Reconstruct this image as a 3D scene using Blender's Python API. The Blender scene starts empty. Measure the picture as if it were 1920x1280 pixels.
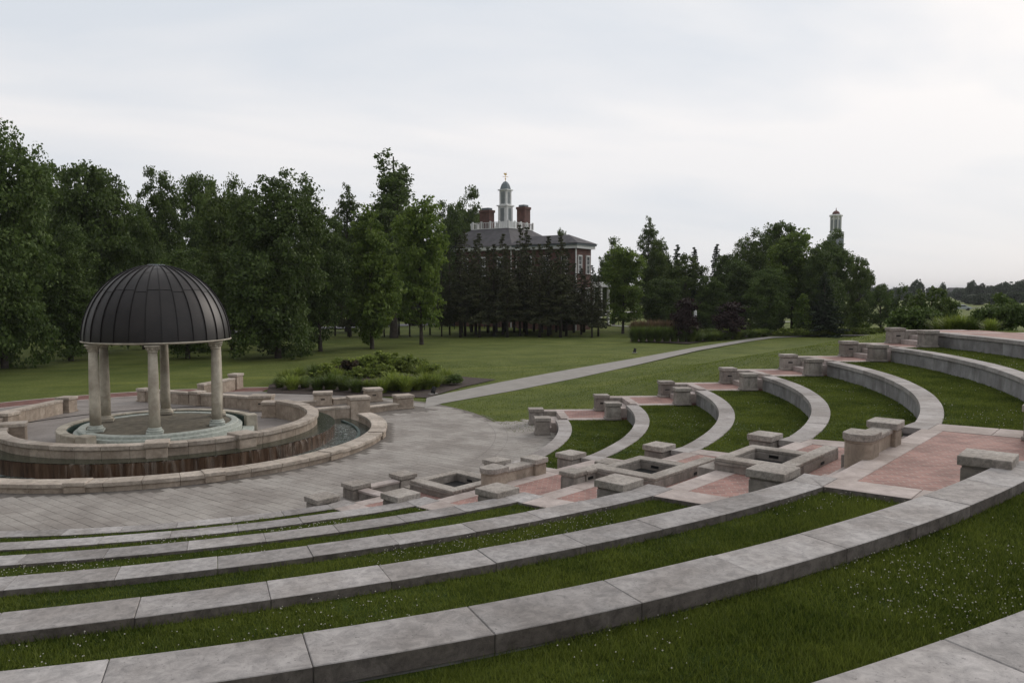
import bpy, bmesh, math, random
import numpy as np
from mathutils import Vector, Matrix
R = math.radians
DROP = [0.028, 0.034, 0.045, 0.07, 0.085, 0.135, 0.14]
NW = [0.385, 0.395, 0.405, 0.42, 0.43, 0.44, 0.50]   # tread of each near seat wall
ORD = 'first second third fourth fifth sixth seventh eighth ninth tenth eleventh twelfth thirteenth fourteenth fifteenth sixteenth seventeenth eighteenth nineteenth twentieth twenty-first twenty-second twenty-third twenty-fourth'.split()
random.seed(7)
rng = np.random.default_rng(7)
scene = bpy.context.scene
COL = scene.collection

# ------------------------------------------------------------------ camera
F_PX, PITCH, YAW, CAMZ, CAMY = 1449.2, 0.06476, 0.36993, 4.996, -28.138
cam = bpy.data.cameras.new('camera')
cam.sensor_width = 36.0
cam.lens = F_PX / 1920 * 36.0
cam.clip_start = 0.1
cam.clip_end = 9000
camo = bpy.data.objects.new('camera', cam)
COL.objects.link(camo)
camo.location = (0, CAMY, CAMZ)
camo.rotation_euler = (math.pi/2 - PITCH, 0, -YAW)
scene.camera = camo

# ------------------------------------------------------------------ world: high thin evening overcast
SUN_EL, SUN_AZ = R(24), R(66)          # azimuth clockwise from +Y
world = bpy.data.worlds.new('World')
scene.world = world
world.use_nodes = True
wn, wl = world.node_tree.nodes, world.node_tree.links
wn.clear()
out = wn.new('ShaderNodeOutputWorld'); bg = wn.new('ShaderNodeBackground')
sky = wn.new('ShaderNodeTexSky'); sky.sky_type = 'NISHITA'; sky.sun_disc = False
sky.sun_elevation = SUN_EL; sky.sun_rotation = SUN_AZ
tc = wn.new('ShaderNodeTexCoord')
sep = wn.new('ShaderNodeSeparateXYZ'); wl.new(tc.outputs['Generated'], sep.inputs[0])
# clouds on a flat sheet: divide the direction by its height
mx = wn.new('ShaderNodeMath'); mx.operation = 'MAXIMUM'; mx.inputs[1].default_value = 0.0
wl.new(sep.outputs['Z'], mx.inputs[0])
ad = wn.new('ShaderNodeMath'); ad.operation = 'ADD'; ad.inputs[1].default_value = 0.16
wl.new(mx.outputs[0], ad.inputs[0])
dx = wn.new('ShaderNodeMath'); dx.operation = 'DIVIDE'; wl.new(sep.outputs['X'], dx.inputs[0]); wl.new(ad.outputs[0], dx.inputs[1])
dy = wn.new('ShaderNodeMath'); dy.operation = 'DIVIDE'; wl.new(sep.outputs['Y'], dy.inputs[0]); wl.new(ad.outputs[0], dy.inputs[1])
cb = wn.new('ShaderNodeCombineXYZ'); wl.new(dx.outputs[0], cb.inputs[0]); wl.new(dy.outputs[0], cb.inputs[1])
mp = wn.new('ShaderNodeMapping'); mp.inputs['Scale'].default_value = (0.55, 1.0, 1.0); mp.inputs['Rotation'].default_value = (0, 0, R(25)); mp.inputs['Location'].default_value = (3.1, 1.7, 0)
wl.new(cb.outputs[0], mp.inputs[0])
nz = wn.new('ShaderNodeTexNoise'); nz.inputs['Scale'].default_value = 1.05; nz.inputs['Detail'].default_value = 5; nz.inputs['Roughness'].default_value = 0.5; nz.inputs['Distortion'].default_value = 0.35
wl.new(mp.outputs[0], nz.inputs['Vector'])
cr = wn.new('ShaderNodeValToRGB'); e = cr.color_ramp
e.elements[0].position = 0.34; e.elements[0].color = (0.635, 0.668, 0.715, 1)
e.elements[1].position = 0.60; e.elements[1].color = (0.825, 0.802, 0.795, 1)
wl.new(nz.outputs['Fac'], cr.inputs[0])
# horizon band slightly greyer and bluer
hz = wn.new('ShaderNodeMapRange'); hz.inputs['From Min'].default_value = 0.0; hz.inputs['From Max'].default_value = 0.22; hz.clamp = True
wl.new(sep.outputs['Z'], hz.inputs['Value'])
hm = wn.new('ShaderNodeMix'); hm.data_type = 'RGBA'
hm.inputs['A'].default_value = (0.655, 0.665, 0.700, 1)
wl.new(hz.outputs[0], hm.inputs['Factor']); wl.new(cr.outputs[0], hm.inputs['B'])
sc_ = wn.new('ShaderNodeVectorMath'); sc_.operation = 'SCALE'; sc_.inputs['Scale'].default_value = 10.0
wl.new(hm.outputs['Result'], sc_.inputs[0])
mixs = wn.new('ShaderNodeMix'); mixs.data_type = 'RGBA'; mixs.inputs['Factor'].default_value = 0.95
sd = wn.new('ShaderNodeVectorMath'); sd.operation = 'DOT_PRODUCT'; sd.inputs[1].default_value = (math.sin(SUN_AZ)*math.cos(SUN_EL), math.cos(SUN_AZ)*math.cos(SUN_EL), math.sin(SUN_EL))
wl.new(tc.outputs['Generated'], sd.inputs[0])
sm = wn.new('ShaderNodeMapRange'); sm.interpolation_type = 'SMOOTHSTEP'; sm.inputs['From Min'].default_value = -0.95; sm.inputs['From Max'].default_value = 0.25; sm.inputs['To Min'].default_value = 3.2; sm.inputs['To Max'].default_value = 10.6
wl.new(sd.outputs['Value'], sm.inputs['Value']); s2 = wn.new('ShaderNodeMapRange'); s2.inputs['From Min'].default_value = 0.2; s2.inputs['From Max'].default_value = 1.0; s2.inputs['To Min'].default_value = 0.0; s2.inputs['To Max'].default_value = 0.3
wl.new(sd.outputs['Value'], s2.inputs['Value']); sa = wn.new('ShaderNodeMath'); sa.operation = 'ADD'; wl.new(sm.outputs[0], sa.inputs[0]); wl.new(s2.outputs[0], sa.inputs[1])
wl.new(sa.outputs[0], sc_.inputs['Scale'])
wl.new(sky.outputs[0], mixs.inputs['A']); wl.new(sc_.outputs[0], mixs.inputs['B'])
wl.new(mixs.outputs['Result'], bg.inputs['Color']); bg.inputs['Strength'].default_value = 0.10
wl.new(bg.outputs[0], out.inputs[0])
# ------------------------------------------------------------------ sun through cloud
sl = bpy.data.lights.new('sun', 'SUN'); sl.energy = 1.15; sl.angle = R(30); sl.color = (1.0, 0.90, 0.80)
so = bpy.data.objects.new('sun', sl); COL.objects.link(so)
so.rotation_euler = (math.pi/2 - SUN_EL, 0, -SUN_AZ + math.pi)
scene.view_settings.view_transform = 'Standard'
scene.view_settings.look = 'None'
scene.view_settings.exposure = 0.12
scene.view_settings.gamma = 1.0
scene.view_settings.use_curve_mapping = False
scene.render.engine = 'CYCLES'
scene.cycles.max_bounces = 6
scene.cycles.volume_bounces = 0

# ------------------------------------------------------------------ materials
def new_mat(name):
    m = bpy.data.materials.new(name); m.use_nodes = True
    n, l = m.node_tree.nodes, m.node_tree.links
    b = n.get('Principled BSDF')
    return m, n, l, b

def noise(n, l, scale, detail=4, rough=0.55, coord='Object', vec=None, dist=0.0):
    t = n.new('ShaderNodeTexNoise'); t.inputs['Scale'].default_value = scale
    t.inputs['Detail'].default_value = detail; t.inputs['Roughness'].default_value = rough
    t.inputs['Distortion'].default_value = dist
    if vec is None:
        c = n.new('ShaderNodeTexCoord'); vec = c.outputs[coord]
    l.new(vec, t.inputs['Vector'])
    return t.outputs['Fac']

def ramp(n, l, fac, stops):
    r = n.new('ShaderNodeValToRGB'); el = r.color_ramp.elements
    while len(el) < len(stops): el.new(0.5)
    for k, (p, c) in enumerate(stops):
        el[k].position = p; el[k].color = (c[0], c[1], c[2], 1)
    l.new(fac, r.inputs[0]); return r.outputs[0]

def mixc(n, l, a, b, fac, mode='MIX'):
    m = n.new('ShaderNodeMix'); m.data_type = 'RGBA'; m.blend_type = mode
    for s, v in (('A', a), ('B', b)):
        if isinstance(v, tuple): m.inputs[s].default_value = (v[0], v[1], v[2], 1)
        else: l.new(v, m.inputs[s])
    if isinstance(fac, (int, float)): m.inputs['Factor'].default_value = fac
    else: l.new(fac, m.inputs['Factor'])
    return m.outputs['Result']

def bump(n, l, b, h, strength, dist=0.01):
    bp = n.new('ShaderNodeBump'); bp.inputs['Strength'].default_value = strength; bp.inputs['Distance'].default_value = dist
    l.new(h, bp.inputs['Height']); l.new(bp.outputs[0], b.inputs['Normal'])

def mrange(n, l, v, a, b, c, d):
    m = n.new('ShaderNodeMapRange'); m.inputs['From Min'].default_value = a; m.inputs['From Max'].default_value = b
    m.inputs['To Min'].default_value = c; m.inputs['To Max'].default_value = d; l.new(v, m.inputs['Value']); return m.outputs[0]

def world_pos(n):
    g = n.new('ShaderNodeNewGeometry'); return g.outputs['Position']

def stone(name, light, dark, rnd=0.14, mottle=9.0, streak=False, rough=0.85, bumpk=0.5, stk=0.8):
    m, n, l, b = new_mat(name)
    wp0 = world_pos(n); oi0 = n.new('ShaderNodeObjectInfo'); of = n.new('ShaderNodeMath'); of.operation = 'MULTIPLY'; of.inputs[1].default_value = 61.0
    l.new(oi0.outputs['Random'], of.inputs[0]); va = n.new('ShaderNodeVectorMath'); l.new(wp0, va.inputs[0]); l.new(of.outputs[0], va.inputs[1]); wp = va.outputs[0]
    f1 = noise(n, l, mottle, 8, 0.74, vec=wp, dist=0.5)
    c = ramp(n, l, f1, [(0.38, dark), (0.50, tuple((a+q)/2 for a, q in zip(light, dark))), (0.62, light)])
    f2 = noise(n, l, 1.1, 3, 0.6, vec=wp)
    c = mixc(n, l, c, (0.70, 0.68, 0.66), ramp(n, l, f2, [(0.38, (1, 1, 1)), (0.62, (0, 0, 0))]), 'MULTIPLY')
    # small dark lichen specks
    f3 = noise(n, l, 46, 3, 0.6, vec=wp)
    c = mixc(n, l, c, tuple(v*0.45 for v in dark), ramp(n, l, f3, [(0.63, (0, 0, 0)), (0.72, (0.75, 0.75, 0.75))]))
    if streak:
        mpn = n.new('ShaderNodeMapping'); mpn.inputs['Scale'].default_value = (3.2, 3.2, 0.8); l.new(wp, mpn.inputs[0])
        f4 = noise(n, l, 1.0, 4, 0.6, vec=mpn.outputs[0])
        c = mixc(n, l, c, tuple(v*0.42 for v in dark), ramp(n, l, f4, [(0.5, (0, 0, 0)), (0.72, (stk, stk, stk))]))
    oi = n.new('ShaderNodeObjectInfo')
    br = mrange(n, l, oi.outputs['Random'], 0, 1, 1 - rnd, 1 + rnd*0.8)
    hs = n.new('ShaderNodeHueSaturation'); l.new(br, hs.inputs['Value']); l.new(c, hs.inputs['Color'])
    l.new(hs.outputs[0], b.inputs['Base Color']); b.inputs['Roughness'].default_value = rough
    b.inputs['Specular IOR Level'].default_value = 0.3
    bump(n, l, b, noise(n, l, 60, 5, 0.7, vec=wp), bumpk, 0.006)
    return m

M = {}
M['cap'] = stone('limestone_cap', (0.455, 0.434, 0.424), (0.285, 0.274, 0.270), 0.20, 10)
M['cap_side'] = stone('limestone_shaded_edge', (0.22, 0.195, 0.18), (0.11, 0.098, 0.09), 0.1, 9)  # cap stone darkened for outward side faces, their shade put into the colour
M['cap_far'] = stone('limestone_cap_clean', (0.45, 0.425, 0.412), (0.34, 0.32, 0.312), 0.16, 11)
M['face'] = stone('limestone_face', (0.34, 0.335, 0.335), (0.25, 0.245, 0.25), 0.05, 2.2, streak=True, stk=0.4)
M['pier'] = stone('limestone_pier', (0.40, 0.365, 0.33), (0.27, 0.245, 0.225), 0.12, 8, streak=True)
M['piercap'] = stone('limestone_pier_cap', (0.50, 0.46, 0.415), (0.27, 0.25, 0.23), 0.10, 18, bumpk=0.9)
M['fount'] = stone('fountain_limestone', (0.52, 0.44, 0.36), (0.36, 0.30, 0.245), 0.12, 6, streak=True, stk=0.4)
M['fcap'] = stone('fountain_cap', (0.60, 0.53, 0.455), (0.38, 0.335, 0.29), 0.12, 9)
M['border'] = stone('pale_border_stone', (0.54, 0.475, 0.445), (0.42, 0.365, 0.345), 0.09, 6, bumpk=0.2)
M['column'] = stone('column_stone', (0.58, 0.54, 0.45), (0.44, 0.40, 0.33), 0.06, 4, streak=True, stk=0.35, bumpk=0.2)

def paver_mat(name, light, dark, rnd=0.15):
    m, n, l, b = new_mat(name); wp = world_pos(n)
    c = ramp(n, l, noise(n, l, 14, 5, 0.65, vec=wp), [(0.35, dark), (0.65, light)])
    c = mixc(n, l, c, (0.72, 0.70, 0.69), ramp(n, l, noise(n, l, 0.6, 3, 0.6, vec=wp), [(0.4, (1, 1, 1)), (0.6, (0, 0, 0))]), 'MULTIPLY')
    g = n.new('ShaderNodeNewGeometry'); oi = n.new('ShaderNodeObjectInfo')
    s = n.new('ShaderNodeMath'); s.operation = 'ADD'; l.new(g.outputs['Random Per Island'], s.inputs[0]); l.new(oi.outputs['Random'], s.inputs[1])
    fr = n.new('ShaderNodeMath'); fr.operation = 'FRACT'; l.new(s.outputs[0], fr.inputs[0])
    hs = n.new('ShaderNodeHueSaturation'); l.new(mrange(n, l, fr.outputs[0], 0, 1, 1-rnd, 1+rnd), hs.inputs['Value']); l.new(c, hs.inputs['Color'])
    l.new(hs.outputs[0], b.inputs['Base Color']); b.inputs['Roughness'].default_value = 0.85
    bump(n, l, b, noise(n, l, 90, 4, 0.7, vec=wp), 0.3, 0.004)
    return m
M['paver'] = paver_mat('grey_paver', (0.365, 0.34, 0.31), (0.29, 0.27, 0.248), 0.08)
M['terrace'] = paver_mat('terrace_paving', (0.29, 0.265, 0.245), (0.22, 0.20, 0.188), 0.08)

def brick_flat(name, c1, c2, mortar, sx, sy, rot=0.0, msize=0.02, rough=0.85, wall=False):
    m, n, l, b = new_mat(name)
    wp = world_pos(n)
    if wall:
        tcn = n.new('ShaderNodeTexCoord'); wp2 = tcn.outputs['UV']
    mpn = n.new('ShaderNodeMapping'); mpn.inputs['Rotation'].default_value = (0, 0, rot)
    l.new(wp2 if wall else wp, mpn.inputs[0])
    t = n.new('ShaderNodeTexBrick'); t.inputs['Scale'].default_value = 1.0
    t.inputs['Brick Width'].default_value = sx; t.inputs['Row Height'].default_value = sy; t.inputs['Mortar Size'].default_value = msize*sy
    t.inputs['Color1'].default_value = (*c1, 1); t.inputs['Color2'].default_value = (*c2, 1); t.inputs['Mortar'].default_value = (*mortar, 1)
    l.new(mpn.outputs[0], t.inputs['Vector'])
    c = mixc(n, l, t.outputs['Color'], (0.70, 0.68, 0.68), ramp(n, l, noise(n, l, 2.2, 4, 0.6, vec=wp), [(0.4, (1, 1, 1)), (0.62, (0, 0, 0))]), 'MULTIPLY')
    l.new(c, b.inputs['Base Color']); b.inputs['Roughness'].default_value = rough
    inv = n.new('ShaderNodeMath'); inv.operation = 'SUBTRACT'; inv.inputs[0].default_value = 1; l.new(t.outputs['Fac'], inv.inputs[1])
    bump(n, l, b, inv.outputs[0], 0.35, 0.006)
    return m
M['pink'] = brick_flat('pink_brick_paving', (0.38, 0.205, 0.172), (0.28, 0.155, 0.132), (0.36, 0.28, 0.25), 0.2, 0.1, R(27), 0.08)
M['red'] = brick_flat('red_brick_walk', (0.22, 0.095, 0.075), (0.18, 0.08, 0.065), (0.15, 0.09, 0.08), 0.2, 0.1, 0.3, 0.08)
M['brickwall'] = brick_flat('red_brick_wall', (0.145, 0.055, 0.042), (0.11, 0.045, 0.035), (0.17, 0.125, 0.11), 0.5, 0.17, 0, 0.12, wall=True)

def plain(name, c, rough=0.7, metal=0.0, var=0.2, scale=3, spec=0.4, bumpk=0.0):
    m, n, l, b = new_mat(name); wp = world_pos(n)
    cc = ramp(n, l, noise(n, l, scale, 5, 0.6, vec=wp), [(0.3, tuple(v*(1-var) for v in c)), (0.7, tuple(min(1, v*(1+var)) for v in c))])
    l.new(cc, b.inputs['Base Color']); b.inputs['Roughness'].default_value = rough; b.inputs['Metallic'].default_value = metal
    b.inputs['Specular IOR Level'].default_value = spec
    if bumpk: bump(n, l, b, noise(n, l, scale*8, 4, 0.7, vec=wp), bumpk, 0.01)
    return m
M['joint'] = plain('paver_joint_sand', (0.15, 0.135, 0.12), 0.95, 0, 0.3, 5)
M['verdigris'] = plain('verdigris_stained_stone', (0.40, 0.43, 0.39), 0.7, 0, 0.25, 9, bumpk=0.3)
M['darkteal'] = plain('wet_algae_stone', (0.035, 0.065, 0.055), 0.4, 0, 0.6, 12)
M['bronze'] = plain('dark_bronze_sheet', (0.012, 0.0095, 0.009), 0.42, 0.0, 0.5, 2.2, spec=0.42, bumpk=0.12)
M['seam'] = plain('dark_bronze_seam', (0.018, 0.016, 0.016), 0.5, 0.5, 0.2)
M['black'] = plain('black_metal', (0.010, 0.010, 0.011), 0.5, 0, 0.2)
M['white'] = plain('white_paint', (0.70, 0.71, 0.70), 0.6, 0, 0.08)
M['slate'] = plain('slate_roof', (0.075, 0.072, 0.078), 0.8, 0, 0.3, 1.2, bumpk=0.2)
M['lead'] = plain('blue_grey_lead', (0.16, 0.19, 0.21), 0.6, 0, 0.15)
M['copperred'] = plain('red_brown_cap', (0.13, 0.055, 0.045), 0.6, 0, 0.15)
M['gold'] = plain('gilded_metal', (0.55, 0.36, 0.10), 0.35, 0.9, 0.1)
M['concrete'] = plain('grey_concrete', (0.285, 0.270, 0.250), 0.9, 0, 0.12, 1.3, bumpk=0.1)
M['asphalt'] = plain('asphalt', (0.13, 0.13, 0.14), 0.9, 0, 0.15, 1.0)
M['walk'] = plain('pale_sidewalk', (0.34, 0.335, 0.33), 0.9, 0, 0.1, 1.0)
M['mulch'] = plain('bark_mulch', (0.055, 0.040, 0.034), 0.95, 0, 0.5, 18, bumpk=0.8)
M['bark'] = plain('tree_bark', (0.055, 0.045, 0.037), 0.95, 0, 0.4, 5, bumpk=0.6)
M['carpaint'] = plain('silver_car_paint', (0.50, 0.55, 0.60), 0.25, 0.3, 0.05)
M['rubber'] = plain('black_rubber', (0.012, 0.012, 0.012), 0.8, 0, 0.1)
M['clapboard'] = plain('grey_siding', (0.24, 0.26, 0.30), 0.7, 0, 0.1)
M['flower'] = plain('clover_flower', (0.50, 0.48, 0.42), 0.8, 0, 0.15, 30)
M['soil'] = plain('soil_under_grass', (0.026, 0.034, 0.012), 0.95, 0, 0.4, 12)
m, n, l, b = new_mat('window_glass'); b.inputs['Base Color'].default_value = (0.03, 0.035, 0.04, 1); b.inputs['Roughness'].default_value = 0.08; M['glass'] = m
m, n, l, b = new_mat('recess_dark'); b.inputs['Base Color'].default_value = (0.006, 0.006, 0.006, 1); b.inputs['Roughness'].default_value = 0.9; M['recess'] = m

def lawn_mat(name, a, b_, c_, big=0.10):
    m, n, l, b = new_mat(name); wp = world_pos(n)
    f = noise(n, l, 7, 6, 0.7, vec=wp)
    c = ramp(n, l, f, [(0.3, a), (0.5, b_), (0.72, c_)])
    c = mixc(n, l, c, (0.66, 0.72, 0.60), ramp(n, l, noise(n, l, big*3, 4, 0.6, vec=wp), [(0.36, (1, 1, 1)), (0.62, (0, 0, 0))]), 'MULTIPLY')
    # mown stripes and dry patches
    mpn = n.new('ShaderNodeMapping'); mpn.inputs['Rotation'].default_value = (0, 0, R(-28)); mpn.inputs['Scale'].default_value = (0.05, 0.75, 1); l.new(wp, mpn.inputs[0])
    c = mixc(n, l, c, (1.35, 1.25, 1.05), ramp(n, l, noise(n, l, 1.0, 3, 0.5, vec=mpn.outputs[0]), [(0.45, (0, 0, 0)), (0.68, (0.75, 0.75, 0.75))]), 'MULTIPLY')
    l.new(c, b.inputs['Base Color']); b.inputs['Roughness'].default_value = 0.95; b.inputs['Specular IOR Level'].default_value = 0.15
    bump(n, l, b, noise(n, l, 24, 5, 0.8, vec=wp), 0.9, 0.04)
    return m
M['lawn'] = lawn_mat('mown_lawn', (0.074, 0.098, 0.022), (0.116, 0.142, 0.036), (0.168, 0.188, 0.058))
M['turf'] = lawn_mat('terrace_turf', (0.030, 0.050, 0.008), (0.050, 0.078, 0.012), (0.080, 0.112, 0.020), 0.3)

def leaf_mat(name, dark, light, trans=0.25, scale=0.45, wgt=0.34, lo=0.42, hi=0.86):
    m, n, l, b = new_mat(name)
    tcn = n.new('ShaderNodeTexCoord'); oi = n.new('ShaderNodeObjectInfo'); g = n.new('ShaderNodeNewGeometry')
    f = noise(n, l, scale, 3, 0.6, vec=tcn.outputs['Object'])
    s = n.new('ShaderNodeMath'); s.operation = 'MULTIPLY_ADD'; l.new(g.outputs['Random Per Island'], s.inputs[0]); s.inputs[1].default_value = wgt; l.new(f, s.inputs[2])
    c = ramp(n, l, s.outputs[0], [(lo, dark), (hi, light)])
    hs = n.new('ShaderNodeHueSaturation'); l.new(mrange(n, l, oi.outputs['Random'], 0, 1, 0.82, 1.15), hs.inputs['Value']); l.new(c, hs.inputs['Color'])
    l.new(hs.outputs[0], b.inputs['Base Color']); b.inputs['Roughness'].default_value = 0.6; b.inputs['Specular IOR Level'].default_value = 0.25
    tr = n.new('ShaderNodeBsdfTranslucent'); l.new(hs.outputs[0], tr.inputs['Color'])
    ms = n.new('ShaderNodeMixShader'); ms.inputs[0].default_value = trans
    o = n.get('Material Output'); l.new(b.outputs[0], ms.inputs[1]); l.new(tr.outputs[0], ms.inputs[2]); l.new(ms.outputs[0], o.inputs[0])
    return m
M['leaf_dark'] = leaf_mat('leaf_dark_green', (0.048, 0.080, 0.021), (0.115, 0.168, 0.040))
M['leaf_mid'] = leaf_mat('leaf_mid_green', (0.052, 0.086, 0.020), (0.125, 0.172, 0.040))
M['leaf_bright'] = leaf_mat('leaf_fresh_green', (0.070, 0.120, 0.020), (0.165, 0.230, 0.042), 0.35)
M['leaf_pine'] = leaf_mat('leaf_spruce', (0.026, 0.042, 0.024), (0.054, 0.078, 0.038), 0.1)
M['leaf_brown'] = leaf_mat('leaf_dry_larch', (0.040, 0.048, 0.023), (0.092, 0.098, 0.044), 0.1)
M['leaf_burg'] = leaf_mat('leaf_burgundy', (0.022, 0.012, 0.013), (0.050, 0.028, 0.026), 0.15)
M['leaf_red'] = leaf_mat('leaf_reddish', (0.050, 0.050, 0.022), (0.100, 0.060, 0.035), 0.2)
M['leaf_blue'] = leaf_mat('leaf_far_green', (0.040, 0.062, 0.040), (0.070, 0.095, 0.055), 0.2)
M['leaf_lime'] = leaf_mat('leaf_lime', (0.100, 0.150, 0.026), (0.290, 0.350, 0.070), 0.35, 1.5)
M['leaf_grass'] = leaf_mat('blade_green', (0.070, 0.112, 0.022), (0.150, 0.200, 0.050), 0.25, 2.0)
M['leaf_plume'] = leaf_mat('blade_straw_red', (0.130, 0.095, 0.055), (0.230, 0.160, 0.095), 0.25, 2.0)
M['blade'] = leaf_mat('lawn_blade', (0.040, 0.072, 0.009), (0.200, 0.245, 0.044), 0.4, 0.9, 0.5, 0.38, 1.0)

def water_mat(name, base, foam_r=None, tint=0.0):
    m, n, l, b = new_mat(name); wp = world_pos(n)
    b.inputs['Base Color'].default_value = (*base, 1); b.inputs['Roughness'].default_value = 0.06
    b.inputs['IOR'].default_value = 1.33
    mpn = n.new('ShaderNodeMapping'); mpn.inputs['Scale'].default_value = (1.0, 2.2, 1); l.new(wp, mpn.inputs[0])
    h = noise(n, l, 5, 5, 0.6, vec=mpn.outputs[0], dist=0.6)
    bump(n, l, b, h, 0.35, 0.03)
    return m, n, l, b
M['pool'] = water_mat('upper_pool_water', (0.030, 0.036, 0.022))[0]
M['lowpool'] = water_mat('lower_pool_water', (0.024, 0.034, 0.026))[0]
m, n, l, b = new_mat('wet_brown_weir'); wp = world_pos(n)
mpn = n.new('ShaderNodeMapping'); mpn.inputs['Scale'].default_value = (5, 5, 0.55); l.new(wp, mpn.inputs[0])
c = ramp(n, l, noise(n, l, 1.0, 6, 0.65, vec=mpn.outputs[0]), [(0.33, (0.030, 0.017, 0.011)), (0.5, (0.090, 0.052, 0.032)), (0.68, (0.19, 0.125, 0.085))])
l.new(c, b.inputs['Base Color']); b.inputs['Roughness'].default_value = 0.22
bump(n, l, b, noise(n, l, 3.0, 4, 0.6, vec=mpn.outputs[0]), 0.8, 0.03); M['weir'] = m
m, n, l, b = new_mat('white_foam'); wp = world_pos(n)
b.inputs['Base Color'].default_value = (0.42, 0.46, 0.44, 1); b.inputs['Roughness'].default_value = 0.5
a = ramp(n, l, noise(n, l, 8, 6, 0.75, vec=wp, dist=1.0), [(0.50, (0, 0, 0)), (0.72, (0.8, 0.8, 0.8))]); l.new(a, b.inputs['Alpha']); M['foam'] = m

# ------------------------------------------------------------------ mesh helpers
def props(o, label=None, cat=None, group=None, kind=None):
    if label: o['label'] = label
    if cat: o['category'] = cat
    if group: o['group'] = group
    if kind: o['kind'] = kind
    return o

def empty(name, loc, label=None, cat=None, group=None, rz=0.0):
    o = bpy.data.objects.new(name, None); COL.objects.link(o); o.location = loc; o.rotation_euler = (0, 0, rz)
    o.empty_display_size = 0.2
    return props(o, label, cat, group)

class MB:
    def __init__(s): s.v = []; s.f = []
    def add(s, vs, fs):
        k = len(s.v); s.v += [tuple(p) for p in vs]; s.f += [tuple(i + k for i in f) for f in fs]; return s
    def prism(s, pts, z0, z1):
        """vertical prism over a polygon of (x, y); z0, z1 numbers"""
        a = sum(pts[i][0]*pts[(i+1) % len(pts)][1] - pts[(i+1) % len(pts)][0]*pts[i][1] for i in range(len(pts)))
        if a < 0: pts = pts[::-1]
        n = len(pts)
        return s.add([(x, y, z0) for x, y in pts] + [(x, y, z1) for x, y in pts],
                     [tuple(range(n))[::-1], tuple(range(n, 2*n))] + [(i, (i+1) % n, n + (i+1) % n, n + i) for i in range(n)])
    def box(s, x0, x1, y0, y1, z0, z1): return s.prism([(x0, y0), (x1, y0), (x1, y1), (x0, y1)], z0, z1)
    def tube(s, p0, p1, r0, r1, n=8, cap=True):
        p0, p1 = Vector(p0), Vector(p1); d = (p1 - p0).normalized()
        a = d.orthogonal().normalized(); b_ = d.cross(a)
        vs = [p0 + (a*math.cos(t) + b_*math.sin(t))*r0 for t in (2*math.pi*k/n for k in range(n))]
        vs += [p1 + (a*math.cos(t) + b_*math.sin(t))*r1 for t in (2*math.pi*k/n for k in range(n))]
        fs = [(k, (k+1) % n, n + (k+1) % n, n + k) for k in range(n)]
        if cap: fs += [tuple(range(n))[::-1], tuple(range(n, 2*n))]
        return s.add(vs, fs)
    def lathe(s, prof, n=24, c=(0, 0)):
        vs = [(c[0] + r*math.cos(2*math.pi*k/n), c[1] + r*math.sin(2*math.pi*k/n), z) for r, z in prof for k in range(n)]
        fs = [(j*n + k, j*n + (k+1) % n, (j+1)*n + (k+1) % n, (j+1)*n + k) for j in range(len(prof)-1) for k in range(n)]
        fs += [tuple(range(n))[::-1], tuple((len(prof)-1)*n + k for k in range(n))]
        return s.add(vs, fs)
    def mesh(s, name, mat, smooth=False, bevel=0.0, seg=1):
        me = bpy.data.meshes.new(name); me.from_pydata(s.v, [], s.f); me.update()
        if bevel:
            bm = bmesh.new(); bm.from_mesh(me)
            es = [e_ for e_ in bm.edges if len(e_.link_faces) == 2 and e_.calc_face_angle(0) > 0.5]
            bmesh.ops.bevel(bm, geom=es, offset=bevel, segments=seg, profile=0.5, affect='EDGES')
            bm.to_mesh(me); bm.free()
        if smooth: me.polygons.foreach_set('use_smooth', [True]*len(me.polygons))
        me.materials.append(mat)
        return me

def link(name, me, parent=None, loc=None):
    o = bpy.data.objects.new(name, me); COL.objects.link(o)
    if parent is not None: o.parent = parent
    if loc is not None: o.location = loc
    return o

def wpart(name, mb, mat, parent, bevel=0.0, smooth=False, seg=1):
    """part modelled in world coordinates under an unrotated parent"""
    me = mb.mesh(name, mat, smooth, bevel, seg)
    if parent is None:
        return link(name, me)
    L = parent.matrix_basis.translation.copy() if parent.parent is None else (parent.matrix_basis.translation + parent.parent.matrix_basis.translation)
    if parent.type == 'MESH' and parent.parent is not None: L = parent.parent.matrix_basis.translation + parent.matrix_basis.translation
    me.transform(Matrix.Translation(-L))
    return link(name, me, parent)

def centred(name, mb, mat, bevel=0.0, smooth=False, seg=1, parent=None):
    """object with its origin at the middle of its base"""
    me = mb.mesh(name, mat, smooth, bevel, seg)
    co = np.array([v.co for v in me.vertices]); c = (co.min(0)+co.max(0))/2; c[2] = co[:, 2].min()
    base = Vector(c)
    me.transform(Matrix.Translation(-base))
    o = link(name, me)
    if parent is not None:
        o.parent = parent; o.location = base - parent.matrix_basis.translation
    else: o.location = base
    return o

def np_mesh(name, verts, nper, mat, smooth=False):
    """verts (N*nper, 3): N separate polygons of nper corners"""
    nv = len(verts); nf = nv // nper
    me = bpy.data.meshes.new(name)
    me.vertices.add(nv); me.loops.add(nv); me.polygons.add(nf)
    me.vertices.foreach_set('co', verts.astype(np.float32).ravel())
    me.loops.foreach_set('vertex_index', np.arange(nv, dtype=np.int32))
    me.polygons.foreach_set('loop_start', np.arange(0, nv, nper, dtype=np.int32))
    me.update(calc_edges=True); me.materials.append(mat)
    return me

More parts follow.
